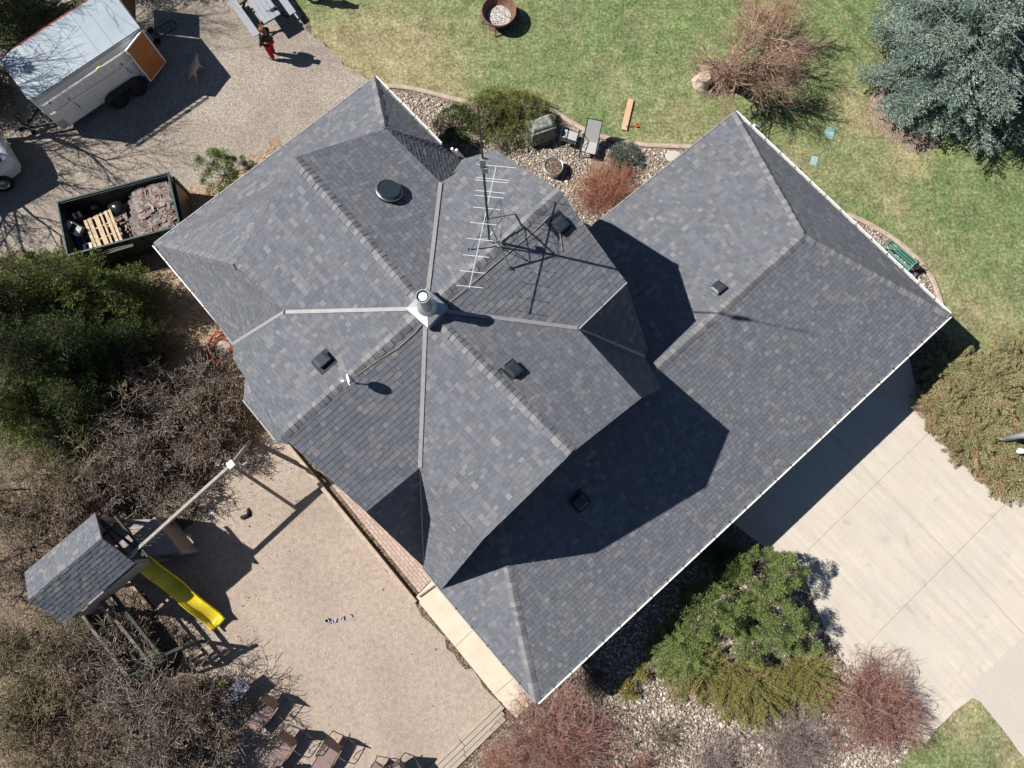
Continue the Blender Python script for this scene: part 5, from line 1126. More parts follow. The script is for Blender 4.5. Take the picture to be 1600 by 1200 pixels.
for x in (-.6, .6):
    for s_ in (-1, 1):
        mb = MB(); mb.bar((x, s_*.18, .72), (x, s_*.62, .02), .05, .09); mb.build('leg', M['steel_dk'], pt)
    mb = MB(); mb.box((x+.05, 0, .40), (.04, bo*2+.1, .07)); mb.box((x+.05, 0, .70), (.04, pw*.9, .06)); mb.build('cross_beam', M['steel_dk'], pt)
mb = MB(); mb.box((0, 0, .02), (.26, .12, .025)); mb.tube([(-.12, 0, .03), (-.3, .05, .05)], .012, 6); mb.lathe((.03, 0, .03), [(.04, 0), (.045, .05), (.03, .08), (0, .08)], 12)
o = mb.build('shadow_tray', M['black']); o.location = at(428, 15, .765); o.rotation_euler = (0, 0, R(28)); tag(o, 'added black tray with a cup in place of a shadow on the picnic table', 'tray')  # black tray added to stand for an object's shadow on the tabletop

# ---- fire pit
fpit = thing('fire_pit', at(780, 33), 0, 'round rusty steel fire bowl with pale ash on the lawn', 'fire pit')
mb = MB(); mb.lathe((0, 0, 0), [(.34, .16), (.46, .26), (.56, .42), (.60, .60), (.635, .61), (.635, .57), (.60, .565), (.53, .36), (.42, .20), (.30, .10), (0, .07)], 56); mb.lathe((0, 0, 0), [(.60, .60), (.545, .42), (.45, .28), (.34, .20), (0, .18)], 56); mb.build('bowl', M['rust'], fpit, smooth=True)
mb = MB(); mb.lathe((0, 0, 0), [(.44, .29), (.36, .30), (.2, .315), (0, .32)], 40); mb.build('ash', M['ash'], fpit)
for k in range(3):
    a = 2.1*k+2.4; mb = MB(); mb.bar((.5*math.cos(a), .5*math.sin(a), .38), (.68*math.cos(a), .68*math.sin(a), 0), .05, .04); mb.build('leg', M['rust'], fpit)
sheet('fire_pit_dirt', [(752, 38), (765, 48), (785, 56), (806, 50), (818, 36), (812, 16), (790, 8), (765, 14)], 0.009, M['soil'], .03, .12, 78)

# ---- plank, clamp, covers, stepping stone
q0, q1 = at(985.5, 156.5), at(974.5, 204.5); mb = MB(); mb.box((0, 0, .06), ((q1-q0).length, .21, .045)); o = mb.build('plank', M['pinewood'], bevel=.004); o.location = (q0+q1)/2; o.rotation_euler = (0, 0, dirang(q0, q1)); tag(o, 'short pale orange wooden plank lying on the lawn', 'plank')
cl = thing('bar_clamp', at(987, 199), R(7), 'small bar clamp with a red grip lying against the plank', 'clamp')
mb = MB(); mb.bar((-.22, 0, .10), (.24, .02, .05), .02); mb.build('bar', M['black'], cl); mb = MB(); mb.box((.15, .05, .06), (.06, .16, .05)); mb.box((.19, -.02, .06), (.1, .05, .05)); mb.build('grip', M['orangepl'], cl, bevel=.01)
for (x, y, w, d_, lb) in ((1296, 208.5, .42, .46, 'teal plastic cover in the tree shadow on the lawn'), (1272, 252, .30, .36, 'teal plastic cover nearest the garage gutter')):
    t = thing('valve_cover', at(x, y), R(72), lb, 'cover', 'teal valve covers in the lawn'); mb = MB(); mb.box((0, 0, .015), (d_, w*.8, .03)); mb.build('box_rim', M['tealplastic'], t, bevel=.008); mb = MB(); mb.box((0, 0, .034), (d_-.06, w*.8-.06, .008)); mb.box((.04, 0, .04), (.05, .03, .01)); mb.build('lid', M['tealplastic'], t)
mb = MB(); mb.lathe((0, 0, 0), [(.30, 0), (.31, .05), (.28, .065), (0, .07)], 9); o = mb.build('stepping_stone', M['street']); o.location = at(1052, 245); o.scale = (1, .75, 1); tag(o, 'flat grey stepping stone against the garage eave', 'stepping stone')

# ---- planter tub
pt_ = thing('planter_tub', at(864, 268), 0, 'round galvanised tub filled with brown soil on the river stones', 'planter')
mb = MB(); mb.lathe((0, 0, 0), [(.27, 0), (.30, .12), (.325, .40), (.345, .41), (.345, .43), (.315, .43), (.30, .36)], 40); mb.build('tub', M['galv'], pt_, smooth=True); mb = MB(); mb.lathe((0, 0, 0), [(.305, .385), (.2, .40), (0, .405)], 30); mb.build('soil', M['soil'], pt_)
for s_ in (-1, 1): mb = MB(); mb.tube([(s_*.33, -.05, .36), (s_*.38, -.05, .34), (s_*.38, .05, .34), (s_*.33, .05, .36)], .01, 6); mb.build('handle', M['galv'], pt_)
# ---- covered grill
cg = thing('covered_grill', at(845, 213), R(20), 'boxy barbecue grill under a grey cover with painted mottled shadow beside the pines', 'grill')
mb = MB(); mb.box((0, 0, .42), (.98, .66, .84), None, .92); mb.box((0, .02, .90), (.92, .54, .14), None, .72); mb.build('cover', M['greycloth'], cg, bevel=.05); mb = MB(); mb.box((0, 0, .02), (1.0, .67, .04)); mb.build('hem', M['black'], cg)

# ---- sling chairs; local x points to the front of the seat
def sling_chair(loc, rz, label, sling, frame, group, back=.72, lean=.35, seatL=.52, w=.50, foot=0.0, arms=True, cat='chair', name='patio_chair'):
    t = thing(name, loc, rz, label, cat, group); hw = w/2
    mb = MB(); mb.add([(-seatL/2, -hw, .40), (seatL/2, -hw, .42), (seatL/2, hw, .42), (-seatL/2, hw, .40)], [(0, 1, 2, 3)]); mb.v += [(x, y, z-.012) for x, y, z in mb.v[:4]]; mb.f += [(7, 6, 5, 4), (0, 4, 5, 1), (1, 5, 6, 2), (2, 6, 7, 3), (3, 7, 4, 0)]; mb.uv += [None]*5; mb.build('seat', sling, t)
    bx, bz = -seatL/2-back*math.sin(lean), .41+back*math.cos(lean)
    mb = MB(); mb.slab([(-seatL/2, -hw, .41), (-seatL/2, hw, .41), (bx, hw, bz), (bx, -hw, bz)], .012); mb.build('backrest', sling, t)
    if foot:
        mb = MB(); mb.slab([(seatL/2+.01, -hw, .415), (seatL/2+foot, -hw, .36), (seatL/2+foot, hw, .36), (seatL/2+.01, hw, .415)], .012); mb.build('foot_section', sling, t)
    mb = MB()
    for s_ in (-1, 1):
        y = s_*(hw+.012); mb.tube([(bx, y, bz), (-seatL/2, y, .41), (seatL/2, y, .42)]+([(seatL/2+foot, y, .36)] if foot else []), .014, 6)
    mb.tube([(bx, -hw, bz), (bx, hw, bz)], .014, 6); mb.tube([(seatL/2+foot, -hw, .42-.06*(foot > 0)), (seatL/2+foot, hw, .42-.06*(foot > 0))], .014, 6); mb.build('frame', frame, t)
    for s_ in (-1, 1):
        for x, dx in ((seatL/2-.02, .04), (-seatL/2, -.10)):
            mb = MB(); mb.tube([(x, s_*(hw+.03), .44), (x+dx, s_*(hw+.035), .01)], .015, 6); mb.build('leg', frame, t)
        if arms:
            mb = MB(); y = s_*(hw+.03); mb.tube([(seatL/2-.02, y, .42), (seatL/2-.01, y+s_*.02, .62), (seatL/2-.12, y+s_*.03, .65), (-seatL/2+.02, y+s_*.02, .66), (-seatL/2-.10, y, .60)], .016, 6); mb.tube([(seatL/2-.14, y+s_*.02, .64), (seatL/2-.18, y, .50), (-.02, y, .5), (-seatL/2+.05, y+s_*.02, .65)], .011, 6); mb.build('armrest', frame, t)
    return t
gs, gf = M['grey_sling'], M['steel_dk']
def pxdir(x0, y0, x1, y1): return dirang(at(x0, y0), at(x1, y1))
GC = 'grey sling chairs on the stones'
sling_chair(at(919, 239), pxdir(924, 205, 915, 245), 'grey high backed sling chair leaning back towards the lawn edging', gs, gf, GC, back=.86, lean=.55, seatL=.46)
sling_chair(at(889, 222), pxdir(884, 235, 888, 215)+R(5)+R(-12), 'grey low sling chair between the covered grill and the high backed chair', gs, gf, GC, back=.30, lean=.15, seatL=.46)
# ---- brown patio chairs at the bottom
GB_ = 'brown patio chairs under the bare trees'
bs, bf = M['brown_sling'], M['bronze']
da_ = pxdir(445, 1075, 400, 1135)
sling_chair(at(424, 1101), da_, 'brown sling chair second from the left, half in branch shadow', bs, bf, GB_, back=.55, lean=-.1, seatL=.62, foot=.5)
sling_chair(at(366, 1090), pxdir(385, 1065, 345, 1110), 'slate grey sling chair nearest the thicket, tipped towards the yellow toy', M['slate_sling'], bf, GB_, back=.6, lean=1.2, seatL=.46, arms=True)
sling_chair(at(452, 1158), pxdir(480, 1120, 435, 1185), 'brown sling chair with its back standing high, third from the left', bs, bf, GB_, back=.75, lean=.05, seatL=.6, foot=.55)
sling_chair(at(521, 1168), pxdir(540, 1140, 505, 1200), 'brown sling chair in full sun on the gravel', bs, bf, GB_, back=.5, lean=-.1, seatL=.6, foot=.5)
sling_chair(at(622, 1200), pxdir(640, 1190, 600, 1215), 'brown sling chair at the bottom edge beside the steps', bs, bf, GB_, back=.7, lean=.1, seatL=.6)
sling_chair(at(440, 1214), pxdir(460, 1190, 425, 1235), 'brown sling chair cut by the bottom edge under the trees', M['slate_sling'], bf, GB_, back=.5, lean=.2, seatL=.6)
o = sling_chair(at(592, 1193), R(150), 'thin dark folding chair frame at the bottom edge', bs, bf, GB_, back=.3, lean=.4, seatL=.3, w=.25)

# ---- green bench and iron ornament
b0, b1 = at(1391, 375, .8), at(1433, 411, .8); ba = dirang(b0, b1); BL = (b1-b0).length
bn = thing('garden_bench', Vector((b0.x+b1.x, b0.y+b1.y, 0))/2-Vector((-math.sin(ba), math.cos(ba), 0))*.25, ba, 'green painted slatted garden bench between the gutter and the lawn', 'bench')
for k in range(4): mb = MB(); mb.box((0, .10-.12*k+.03, .43), (BL, .075, .025)); mb.build('seat_slat', M['greenpaint'], bn)
for k in range(3): mb = MB(); mb.box((0, .22+.03*k, .55+.11*k), (BL, .02, .075)); mb.build('back_slat', M['greenpaint'], bn)
for s_ in (-1, 1):
    for y, zt in ((.22, .85), (-.28, .62)):
        mb = MB(); mb.box((s_*(BL/2-.03), y, zt/2), (.05, .05, zt)); mb.build('leg', M['greenpaint'], bn)
    mb = MB(); mb.box((s_*(BL/2-.03), -.03, .64), (.06, .52, .03)); mb.build('armrest', M['greenpaint'], bn)
orn = bare(1431, 421, .75, 1.2, M['black'], 'black branching iron ornament at the end of the green bench', None, 300, depth=2, stems=5, r0=.016, kids=2, wander=.35, tilt=1.1, cat='ornament', name='iron_ornament', rmin=.007)
for c_ in orn.children: c_.data.materials[0] = M['black']; c_.name = 'iron_rods'

# ---- antenna mast on its tripod
mbse = at(765, 378, 7.78); an = thing('antenna_mast', mbse, 0, 'tall thin antenna mast standing on a tripod on the roof', 'antenna mast')
Ht_ = 13.9-7.62
mb = MB(); mb.tube([(0, 0, 0), (0, 0, 2.9)], .028, 10); mb.tube([(0, 0, 2.85), (0, 0, 4.6)], .024, 10); mb.tube([(0, 0, 4.55), (0, 0, Ht_)], .014, 8); mb.build('mast', M['steel_dk'], an)
mb = MB(); mb.box((0, 0, 4.25), (.11, .11, .34)); mb.box((.05, -.07, 4.05), (.1, .04, .2)); mb.tube([(-.35, 0, 4.4), (.1, 0, 4.42)], .01, 6); mb.build('radio_box', M['galv'], an)
mb = MB()
mb.tube([(-.14, -.05, 4.3), (.14, .06, 4.3)], .018, 6)
mb.build('bracket', M['galv'], an)
FEET = [on_slope(735, 391, fp('C', 'BNE', 'n5', 'n3'))[0], on_slope(797, 420, fp('C', 'n7', 'n6', 'BNE'))[0], on_slope(806, 335, fp('C', 'BNE', 'n5', 'n3'))[0]]
for f_ in FEET:
    q = f_-mbse+Vector((0, 0, .03)); mb = MB(); mb.tube([(0, 0, 1.45), tuple(q)], .02, 8); lg = mb.build('leg', M['galv'], an)
    mb = MB(); mb.box(q, (.12, .08, .025)); mb.build('foot_plate', M['steel_dk'], lg)
mb = MB(); qs = [f_-mbse for f_ in FEET]; c3 = [Vector((0, 0, 1.45)).lerp(q, .55) for q in qs]
for i in range(3): mb.tube([c3[i], c3[(i+1) % 3]], .011, 6)
for i in range(3): mb.tube([c3[i], Vector((0, 0, .35))], .011, 6)
mb.build('brace', M['galv'], an)
mb = MB(); mb.tube([(0, 0, 1.5), (.3, .5, 1.3), (.38, .3, .9), (.25, -.1, .3), (.2, -.2, .1)], .005, 5); mb.tube([(0, 0, 1.5), (.28, .6, 1.2), (.3, .2, .7), (.25, -.1, .2)], .005, 5); mb.build('cable', M['black'], an)
# TV aerial boom fixed to the mast
ba0, ba1 = at(775, 260, 9.35), at(733, 451, 8.75)
tv = thing('tv_aerial', (ba0+ba1)/2, 0, 'white television aerial boom with cross rods fixed to the mast', 'aerial'); c_ = (ba0+ba1)/2
mb = MB(); mb.bar(ba0-c_, ba1-c_, .02); mb.build('boom', M['postgrey'], tv)
dv_ = (ba1-ba0).normalized(); sd = Vector((-dv_.y, dv_.x, 0)).normalized(); sd = (at(805, 263, 9.35)-at(745, 257, 9.35)).normalized(); first = None
for i, (u, L_) in enumerate(((.0, .92), (.105, .76), (.125, .74), (.21, .68), (.25, .68), (.345, .64), (.47, .62), (.60, .60), (.735, .60), (.865, .60), (.985, .60))):
    p = ba0.lerp(ba1, u)-c_+Vector((0, 0, .02)); mb = MB(); mb.tube([-sd*L_/2, sd*L_/2], .0075, 5); o = mb.build('element', M['white'], tv); o.location = p
mb = MB(); q = at(757, 343, 9.0)-c_; mb.box(q, (.07, .1, .1)); mb.build('clamp', M['steel_dk'], tv)
# small dish
dbp, dn_ = on_slope(556, 599, fp('C', 'BSW', 'w8', 'w9')); ds = thing('wifi_dish', dbp, 0, 'small white dish on a short post below the chimney cable', 'dish')
mb = MB(); mb.tube([(0, 0, 0), (-.02, .03, .55)], .022, 8); mb.box((0, 0, .01), (.14, .1, .02)); mb.build('post', M['steel_dk'], ds)
mb = MB(); q = Matrix.Rotation(R(200), 3, 'Z') @ Matrix.Rotation(R(70), 3, 'Y'); mb.lathe((-.06, 0, .62), [(.20, .05), (.14, .02), (.07, .004), (0, 0), (.07, -.008), (.14, .008), (.205, .042), (.20, .05)], 28, q); mb.build('reflector', M['white'], ds, smooth=True)
mb = MB(); mb.bar((-.06, 0, .62), (-.24, -.07, .69), .02); mb.box((-.26, -.08, .70), (.08, .07, .07)); mb.tube([(0, .12, .52), (.0, -.10, .58)], .02, 6); mb.build('arm', M['white'], ds)

ds.scale = (.72, .72, .85)
# ---- hose coil round a stone basin
hs = thing('garden_hose', at(348, 545), 0, 'coiled red garden hose on the ground beside the house', 'hose')
mb = MB(); pts = []; r_ = random.Random(8)
for k in range(260): a = k*.145; rad = .40+.07*math.sin(k*.11)+.05*math.sin(k*.037); pts.append((rad*math.cos(a)*.92+.03*math.sin(k*.05), rad*math.sin(a)*1.15, .05+.14*abs(math.sin(k*.023))+.02*(k % 7)/7))
mb.tube(pts, .016, 6); mb.build('hose', M['redhose'], hs, smooth=True); mb = MB(); mb.tube([pts[-1], (.6, -.5, .05), (.8, -.3, .03)], .016, 6); mb.build('hose_end', M['redhose'], hs)
hb = thing('stone_basin', at(349, 545), 0, 'round dark basin of gravel inside the red hose coil', 'basin'); mb = MB(); mb.lathe((0, 0, 0), [(.28, 0), (.31, .14), (.28, .15), (.27, .10), (0, .10)], 28); mb.build('bowl', M['bronze'], hb)
mb = MB(); mb.lathe((0, 0, 0), [(.27, .11), (.15, .135), (0, .14)], 24); mb.build('gravel', M['pea'], hb)

# ---- post, rock, power lines
_pp = at(1571, 685, .8); po = thing('metal_post', Vector((_pp.x, _pp.y, 0)), 0, 'shiny round metal post rising from the juniper at the right edge', 'post'); mb = MB(); mb.tube([(0, 0, 0), (0, 0, 4.2)], .09, 16); mb.build('pole', M['postgrey'], po, smooth=True); mb = MB(); mb.lathe((0, 0, 4.2), [(.09, 0), (.09, .04), (0, .08)], 16); mb.build('cap', M['galv'], po)
v, f = ico2(); v = v*(1+np.random.default_rng(3).normal(0, .1, (len(v), 1)))*np.array([.17, .10, .10]); o = npmesh('boulder', v, f, plain('white_rock', (.72, .7, .68), .8, .2, 0, .12, 9, .3)); o.location = at(1597, 705, .75); tag(o, 'small white rock among the junipers at the right edge', 'rock')
for i, ((xa, ya), (xb, yb), z_, lb) in enumerate((((1395, -70), (1665, 205), 10.2, 'longer overhead wire crossing the blue spruce'), ((1500, -40), (1680, 140), 10.2, 'shorter overhead wire nearest the top right corner'))):
    a_, b_ = at(xa, ya, z_), at(xb, yb, z_-.6); dd_ = (b_-a_).normalized(); a_ = a_-dd_*25; b_ = b_+dd_*25; mid = (a_+b_)/2+Vector((0, 0, -.12)); mb = MB(); mb.tube([a_-mid, Vector((0, 0, 0)), b_-mid], .011, 5); o = mb.build('power_line', M['galv']); o.location = mid; tag(o, lb, 'wire', 'overhead wires')

# ---- play set
M['playshingle'] = M['shingle']
r0_, r1_ = at(159, 841, 3.5), at(44.5, 938, 3.5); pe = (at(218, 874, 2.75)+0*r0_); pa_ = dirang(r0_, r1_)
ux = (r1_-r0_).normalized(); uy = Vector((-ux.y, ux.x, 0))
if uy.dot(pe-r0_) < 0: uy = -uy
half = abs((pe-r0_).dot(uy)); PRL = (r1_-r0_).length; zr, ze_ = 3.5, 2.75
ps = thing('play_set', Vector((r0_.x, r0_.y, 0)), 0, 'wooden play tower with a shingled gable roof, deck and swing beam', 'play set'); pb = Vector((r0_.x, r0_.y, 0))
def W_(a, b, z): return ux*a+uy*b+Vector((0, 0, z))
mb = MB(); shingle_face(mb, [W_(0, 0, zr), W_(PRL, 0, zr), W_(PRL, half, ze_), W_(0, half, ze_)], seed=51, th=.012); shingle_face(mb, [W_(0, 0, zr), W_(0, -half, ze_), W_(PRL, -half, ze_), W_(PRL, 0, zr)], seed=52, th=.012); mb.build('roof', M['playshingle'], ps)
for a in (.12, PRL*.5, PRL-.15):
    for s_ in (-1, 1):
        mb = MB(); mb.box(W_(a, s_*(half-.14), ze_/2), (.09, .09, ze_-.08), Zr(pa_)); mb.build('post', M['deckwood'], ps)
for s_ in (-1, 1): mb = MB(); mb.bar(W_(0, s_*(half-.14), ze_-.06), W_(PRL, s_*(half-.14), ze_-.06), .05, .12); mb.build('beam', M['greenwood'], ps)
mb = MB()
for a in (.08, PRL-.08): mb.bar(W_(a, 0, zr-.08), W_(a, half-.1, ze_-.05), .05, .1); mb.bar(W_(a, 0, zr-.08), W_(a, -half+.1, ze_-.05), .05, .1); mb.bar(W_(a, half-.1, ze_-.1), W_(a, -half+.1, ze_-.1), .05, .1)
mb.build('gable_frame', M['greenwood'], ps)
fl = 1.35
nb = int((PRL-.2)/.14); mb = MB()
for k in range(nb): mb.box(W_(.15+k*.14, 0, fl), (.13, half*2-.3, .03), Zr(pa_))
mb.build('floor', M['deckwood'], ps)
for s_ in (-1, 1):
    mb = MB()
    for k in range(6): mb.box(W_(PRL/2, s_*(half-.08), fl+.12+k*.145), (PRL-.25, .02, .135), Zr(pa_))
    mb.build('side_boards', M['greywood'] if s_ > 0 else M['deckwood'], ps)
# deck at the near end
dpt = [(195, 812), (240, 811), (280, 863), (226, 869)]
DK = [at(x, y, 1.5) for x, y in dpt]; DK = [Vector((q.x, q.y, 1.5))-pb for q in DK]
mb = MB(); n_b = 11
for k in range(n_b):
    a_ = DK[0].lerp(DK[3], (k+.06)/n_b); b_ = DK[0].lerp(DK[3], (k+.94)/n_b); c2 = DK[1].lerp(DK[2], (k+.06)/n_b); d2 = DK[1].lerp(DK[2], (k+.94)/n_b)
    q = [a_, b_, d2, c2]; q = q if newell(q).z > 0 else q[::-1]; mb.slab(q, .03)
mb.build('deck', M['deckwood'], ps)
for i in range(4): mb = MB(); q = DK[i]; mb.box((q.x, q.y, .73), (.09, .09, 1.46), Zr(pa_)); mb.build('post', M['deckwood'], ps)
mb = MB()
for k in range(9):
    z_ = .15+k*.15; mb.bar((DK[2].x, DK[2].y, z_), (DK[3].x, DK[3].y, z_), .02, .13); mb.bar((DK[1].x, DK[1].y, z_), (DK[2].x, DK[2].y, z_), .02, .13)
mb.build('side_boards', M['deckwood'], ps)
# upper frame between roof and deck, swing beam and its legs
B0, B1 = at(200, 872, 2.65)-pb, at(362, 726, 2.65)-pb
mb = MB(); mb.bar(B0, B1, .085, .15); mb.build('swing_beam', M['greywood'], ps)
mb = MB(); mb.bar(at(158, 812, 2.6)-pb, at(226, 868, 2.6)-pb, .06, .12); mb.bar(at(180, 806, 2.6)-pb, at(232, 870, 2.6)-pb, .06, .12); mb.bar(at(162, 838, 2.5)-pb, at(186, 815, 2.5)-pb, .06, .12); mb.build('top_rail', M['greenwood'], ps)
for fx, fy in ((461, 793), (392, 688)):
    mb = MB(); mb.bar(B1+Vector((0, 0, -.02)), at(fx, fy)-pb, .09, .12); mb.build('swing_leg', M['deckwood'], ps)
mb = MB(); mb.box(B1+Vector((0, 0, .0)), (.2, .2, .22), Zr(R(40))); mb.tube([B1+Vector((.3, 0, -.1)), B1+Vector((.45, .08, -.05))], .03, 8); mb.build('bracket', M['galv'], ps)
# slide
s0, s1_ = at(228, 880, 1.35), at(338, 972, .28); sl = thing('slide', Vector((s0.x, s0.y, 0)), dirang(s0, s1_), 'yellow plastic wavy slide coming down from the play tower', 'slide')
SL = (Vector((s1_.x, s1_.y, 0))-Vector((s0.x, s0.y, 0))).length; v = []; f = []; NN = 34; mb = MB()
for i in range(NN+1):
    u = i/NN; x = -.12+u*(SL+.25); z_ = 1.38-(1.16)*(u*.95+.035*math.sin(u*12.5)) if u < .9 else None
    z_ = 1.38+(.20-1.38)*min(1, u*1.08)+.07*math.sin(u*12.0)*(1-u*.6)
    z_ = max(z_, .2)
    w0 = .24
    for (y, dz) in ((-w0-.05, .10), (-w0-.02, .17), (-w0, .16), (-w0+.05, .03), (0, 0), (w0-.05, .03), (w0, .16), (w0+.02, .17), (w0+.05, .10)): v.append((x, y, z_+dz))
for i in range(NN):
    for k in range(8): f.append((i*9+k+1, i*9+k, i*9+9+k, i*9+10+k))
mb.add(v, f); o = mb.build('chute', M['yellow'], sl, smooth=True); so = o.modifiers.new('t', 'SOLIDIFY'); so.thickness = .015
mb = MB(); mb.box((SL*.98, 0, .12), (.1, .35, .2)); mb.build('support', M['yellow'], sl, bevel=.01)
mb = MB(); mb.bar(at(216, 872, 1.3)-Vector((s0.x, s0.y, 0)), at(242, 866, 1.3)-Vector((s0.x, s0.y, 0)), .05, .3)
# tyre bridge
M['bridgewood'] = plain('bridge_timber', (0.15, 0.14, 0.12), 0.85, 0.2, 0, .3, 9)
tbp = at(200, 985); tbk = thing('tyre_bridge', Vector((tbp.x, tbp.y, 0)), 0, 'dark timber tyre bridge running down from the play tower', 'climbing frame'); tb0 = Vector((tbp.x, tbp.y, 0))
for (x0, y0, x1, y1, z_, m_) in ((176, 929, 252, 1025, 1.75, 'greenwood'), (156, 936, 240, 1042, 1.75, 'bridgewood'), (130, 962, 199, 1056, 1.55, 'bridgewood')):
    mb = MB(); mb.bar(at(x0, y0, z_)-tb0, at(x1, y1, z_)-tb0, .09, .12); mb.build('beam', M[m_], tbk)
M['bridge_dk'] = M['greenwood']
for i, (x, y, rd) in enumerate(((151, 962, .17), (158, 974, .17), (172, 990, .25), (189, 1015, .28))):
    mb = MB(); q = at(x, y, 1.05)-tb0; nr = 24; pts = [q+Vector((rd*math.cos(6.283*k/nr), rd*math.sin(6.283*k/nr), .04*math.sin(6.283*k/nr+i))) for k in range(nr)]; mb.tube(pts, rd*.24, 8, closed=True); ty = mb.build('tyre', M['rubber'], tbk, smooth=True)
    mb = MB()
    for s_ in (-1, 1): mb.tube([q+Vector((0, s_*rd, 0)), q+Vector((.1, s_*(rd+.25), .6))], .009, 5)
    mb.build('chain', M['galv'], ty)
mb = MB()
for (x0, y0, x1, y1) in ((130, 962, 199, 1056), (156, 936, 240, 1042)):
    for k in range(4 if x0 < 140 else 1):
        a_, b_ = at(x0, y0, 1.5), at(x1, y1, 1.5); z_ = 1.40-.17*k; mb.bar(Vector((a_.x, a_.y, z_))-tb0, Vector((b_.x, b_.y, z_))-tb0, .03, .15)
mb.build('side_boards', M['greenwood'], tbk)
mb = MB()
for k in range(7): u = k/6; mb.bar(at(239, 1044, 1.65-.24*k)-tb0, at(284-k*2.5, 1013+k*2.5, 1.65-.24*k)-tb0, .03, .14)
mb.build('end_ladder', M['greenwood'], tbk)
for (x, y) in ((240, 1042), (282, 1014), (199, 1056), (130, 962)):
    mb = MB(); q = at(x, y, 1.6); q = Vector((q.x, q.y, 0))-tb0; mb.box(q+Vector((0, 0, .8)), (.09, .09, 1.6), Zr(.8)); mb.build('post', M['greenwood'], tbk)
mb = MB(); mb.bar(at(230, 1036, 1.8)-tb0, at(286, 1010, 1.8)-tb0, .09, .09); mb.bar(at(199, 1056, 1.6)-tb0, at(240, 1042, 1.7)-tb0, .07, .07); mb.build('cross_beam', M['greenwood'], tbk)

# ---- car at the left edge; local x forwards
ca = R(213); cf = at(17, 254, 1.05); CLn = 4.6; cw = 1.86
cpos = Vector((cf.x, cf.y, 0))+Vector((math.cos(ca), math.sin(ca), 0))*2.2-Vector((-math.sin(ca), math.cos(ca), 0))*.85
car = thing('parked_car', cpos, ca, 'white parked car cut off by the left edge beside the trailer', 'car')
st = [(-2.3, .45, .95, .72), (-2.15, .35, 1.05, .86), (-1.2, .28, 1.06, .92), (1.0, .28, 1.0, .93), (1.7, .30, .92, .90), (2.1, .36, .80, .80), (2.28, .42, .70, .62)]
v = []; f = []
for x, z0, z1, hw in st:
    for y, z in ((-hw, z0), (-hw*1.0, (z0+z1)/2), (-hw*.93, z1-.04), (-hw*.7, z1), (0, z1+.03), (hw*.7, z1), (hw*.93, z1-.04), (hw, (z0+z1)/2), (hw, z0)): v.append((x, y, z))
for i in range(len(st)-1):
    for k in range(8): f.append((i*9+k, i*9+k+1, i*9+10+k, i*9+9+k))
f.append(tuple(range(9))[::-1]); f.append(tuple(range((len(st)-1)*9, len(st)*9)))
mb = MB(); mb.add(v, [q[::-1] for q in f]); mb.build('body', plain('car_paint', (.62, .66, .70), .22, .6, .1, .03), car, smooth=True, bevel=.02)
mb = MB(); c0_ = [(-2.0, .74, 1.05), (.75, .76, .98)]; mb.add([(-2.05, -.78, 1.03), (.95, -.78, .98), (.95, .78, .98), (-2.05, .78, 1.03), (-1.6, -.62, 1.58), (.15, -.62, 1.60), (.15, .62, 1.60), (-1.6, .62, 1.58)], [(4, 5, 6, 7), (0, 1, 5, 4), (1, 2, 6, 5), (2, 3, 7, 6), (3, 0, 4, 7)]); mb.build('windows', M['glass'], car, bevel=.03)
mb = MB(); mb.add([(-1.58, -.60, 1.595), (.12, -.60, 1.615), (.12, .60, 1.615), (-1.58, .60, 1.595)], [(0, 1, 2, 3)]); mb.build('roof', plain('car_roof', (.62, .66, .70), .22, .6, .1, .03), car)
for x in (-1.4, 1.42):
    for y in (-.86, .86):
        mb = MB(); q = Matrix.Rotation(R(90), 3, 'X'); mb.lathe((x, y, .35), [(.21, -.11), (.33, -.11), (.36, -.07), (.36, .07), (.33, .11), (.21, .11)], 30, q); wl = mb.build('wheel', M['rubber'], car); mb = MB(); mb.lathe((x, y, .35), [(0, -.09), (.05, -.1), (.08, -.06), (.18, -.07), (.21, -.1), (.21, .1), (0, .08)], 24, q); mb.build('rim', M['chrome'], wl)
for y in (-.58, .58): mb = MB(); mb.box((2.12, y, .70), (.22, .30, .14), Zr(-.3 if y > 0 else .3)); mb.build('headlight', M['lamp'], car, bevel=.04)
mb = MB(); mb.box((2.22, 0, .42), (.14, 1.4, .22)); mb.build('bumper', M['black'], car, bevel=.04)
for y in (-.98, .98): mb = MB(); mb.box((.75, y, 1.02), (.12, .18, .13)); mb.build('mirror', M['black'], car, bevel=.03)

car.scale = (1.0, 1.0, 1.22)
# ---- odds and ends
lm = thing('hand_truck', at(258, 50), R(35), 'black two wheeled hand truck lying in the shade behind the trailer', 'hand truck')
mb = MB(); mb.tube([(-.5, -.2, .1), (.45, -.2, .14), (.5, 0, .15), (.45, .2, .14), (-.5, .2, .1)], .022, 8)
for x in (-.3, 0, .3): mb.bar((x, -.2, .12), (x, .2, .12), .03)
mb.build('frame', M['steel_dk'], lm); mb = MB(); mb.box((-.55, 0, .14), (.12, .4, .02)); mb.build('toe_plate', M['galv'], lm)
for s_ in (-1, 1): mb = MB(); mb.lathe((-.42, s_*.26, .13), [(.04, -.035), (.12, -.035), (.12, .035), (.04, .035)], 18, Matrix.Rotation(R(90), 3, 'X')); mb.build('wheel', M['rubber'], lm)
wb = thing('wooden_bench', at(68, 46), R(32), 'weathered wooden bench in the shade behind the trailer', 'bench'); mb = MB(); mb.box((0, 0, .44), (1.15, .32, .05)); mb.build('seat', M['bronze'], wb)
for x in (-.48, .48):
    mb = MB(); mb.box((x, 0, .21), (.07, .28, .41)); mb.build('leg', M['bronze'], wb)
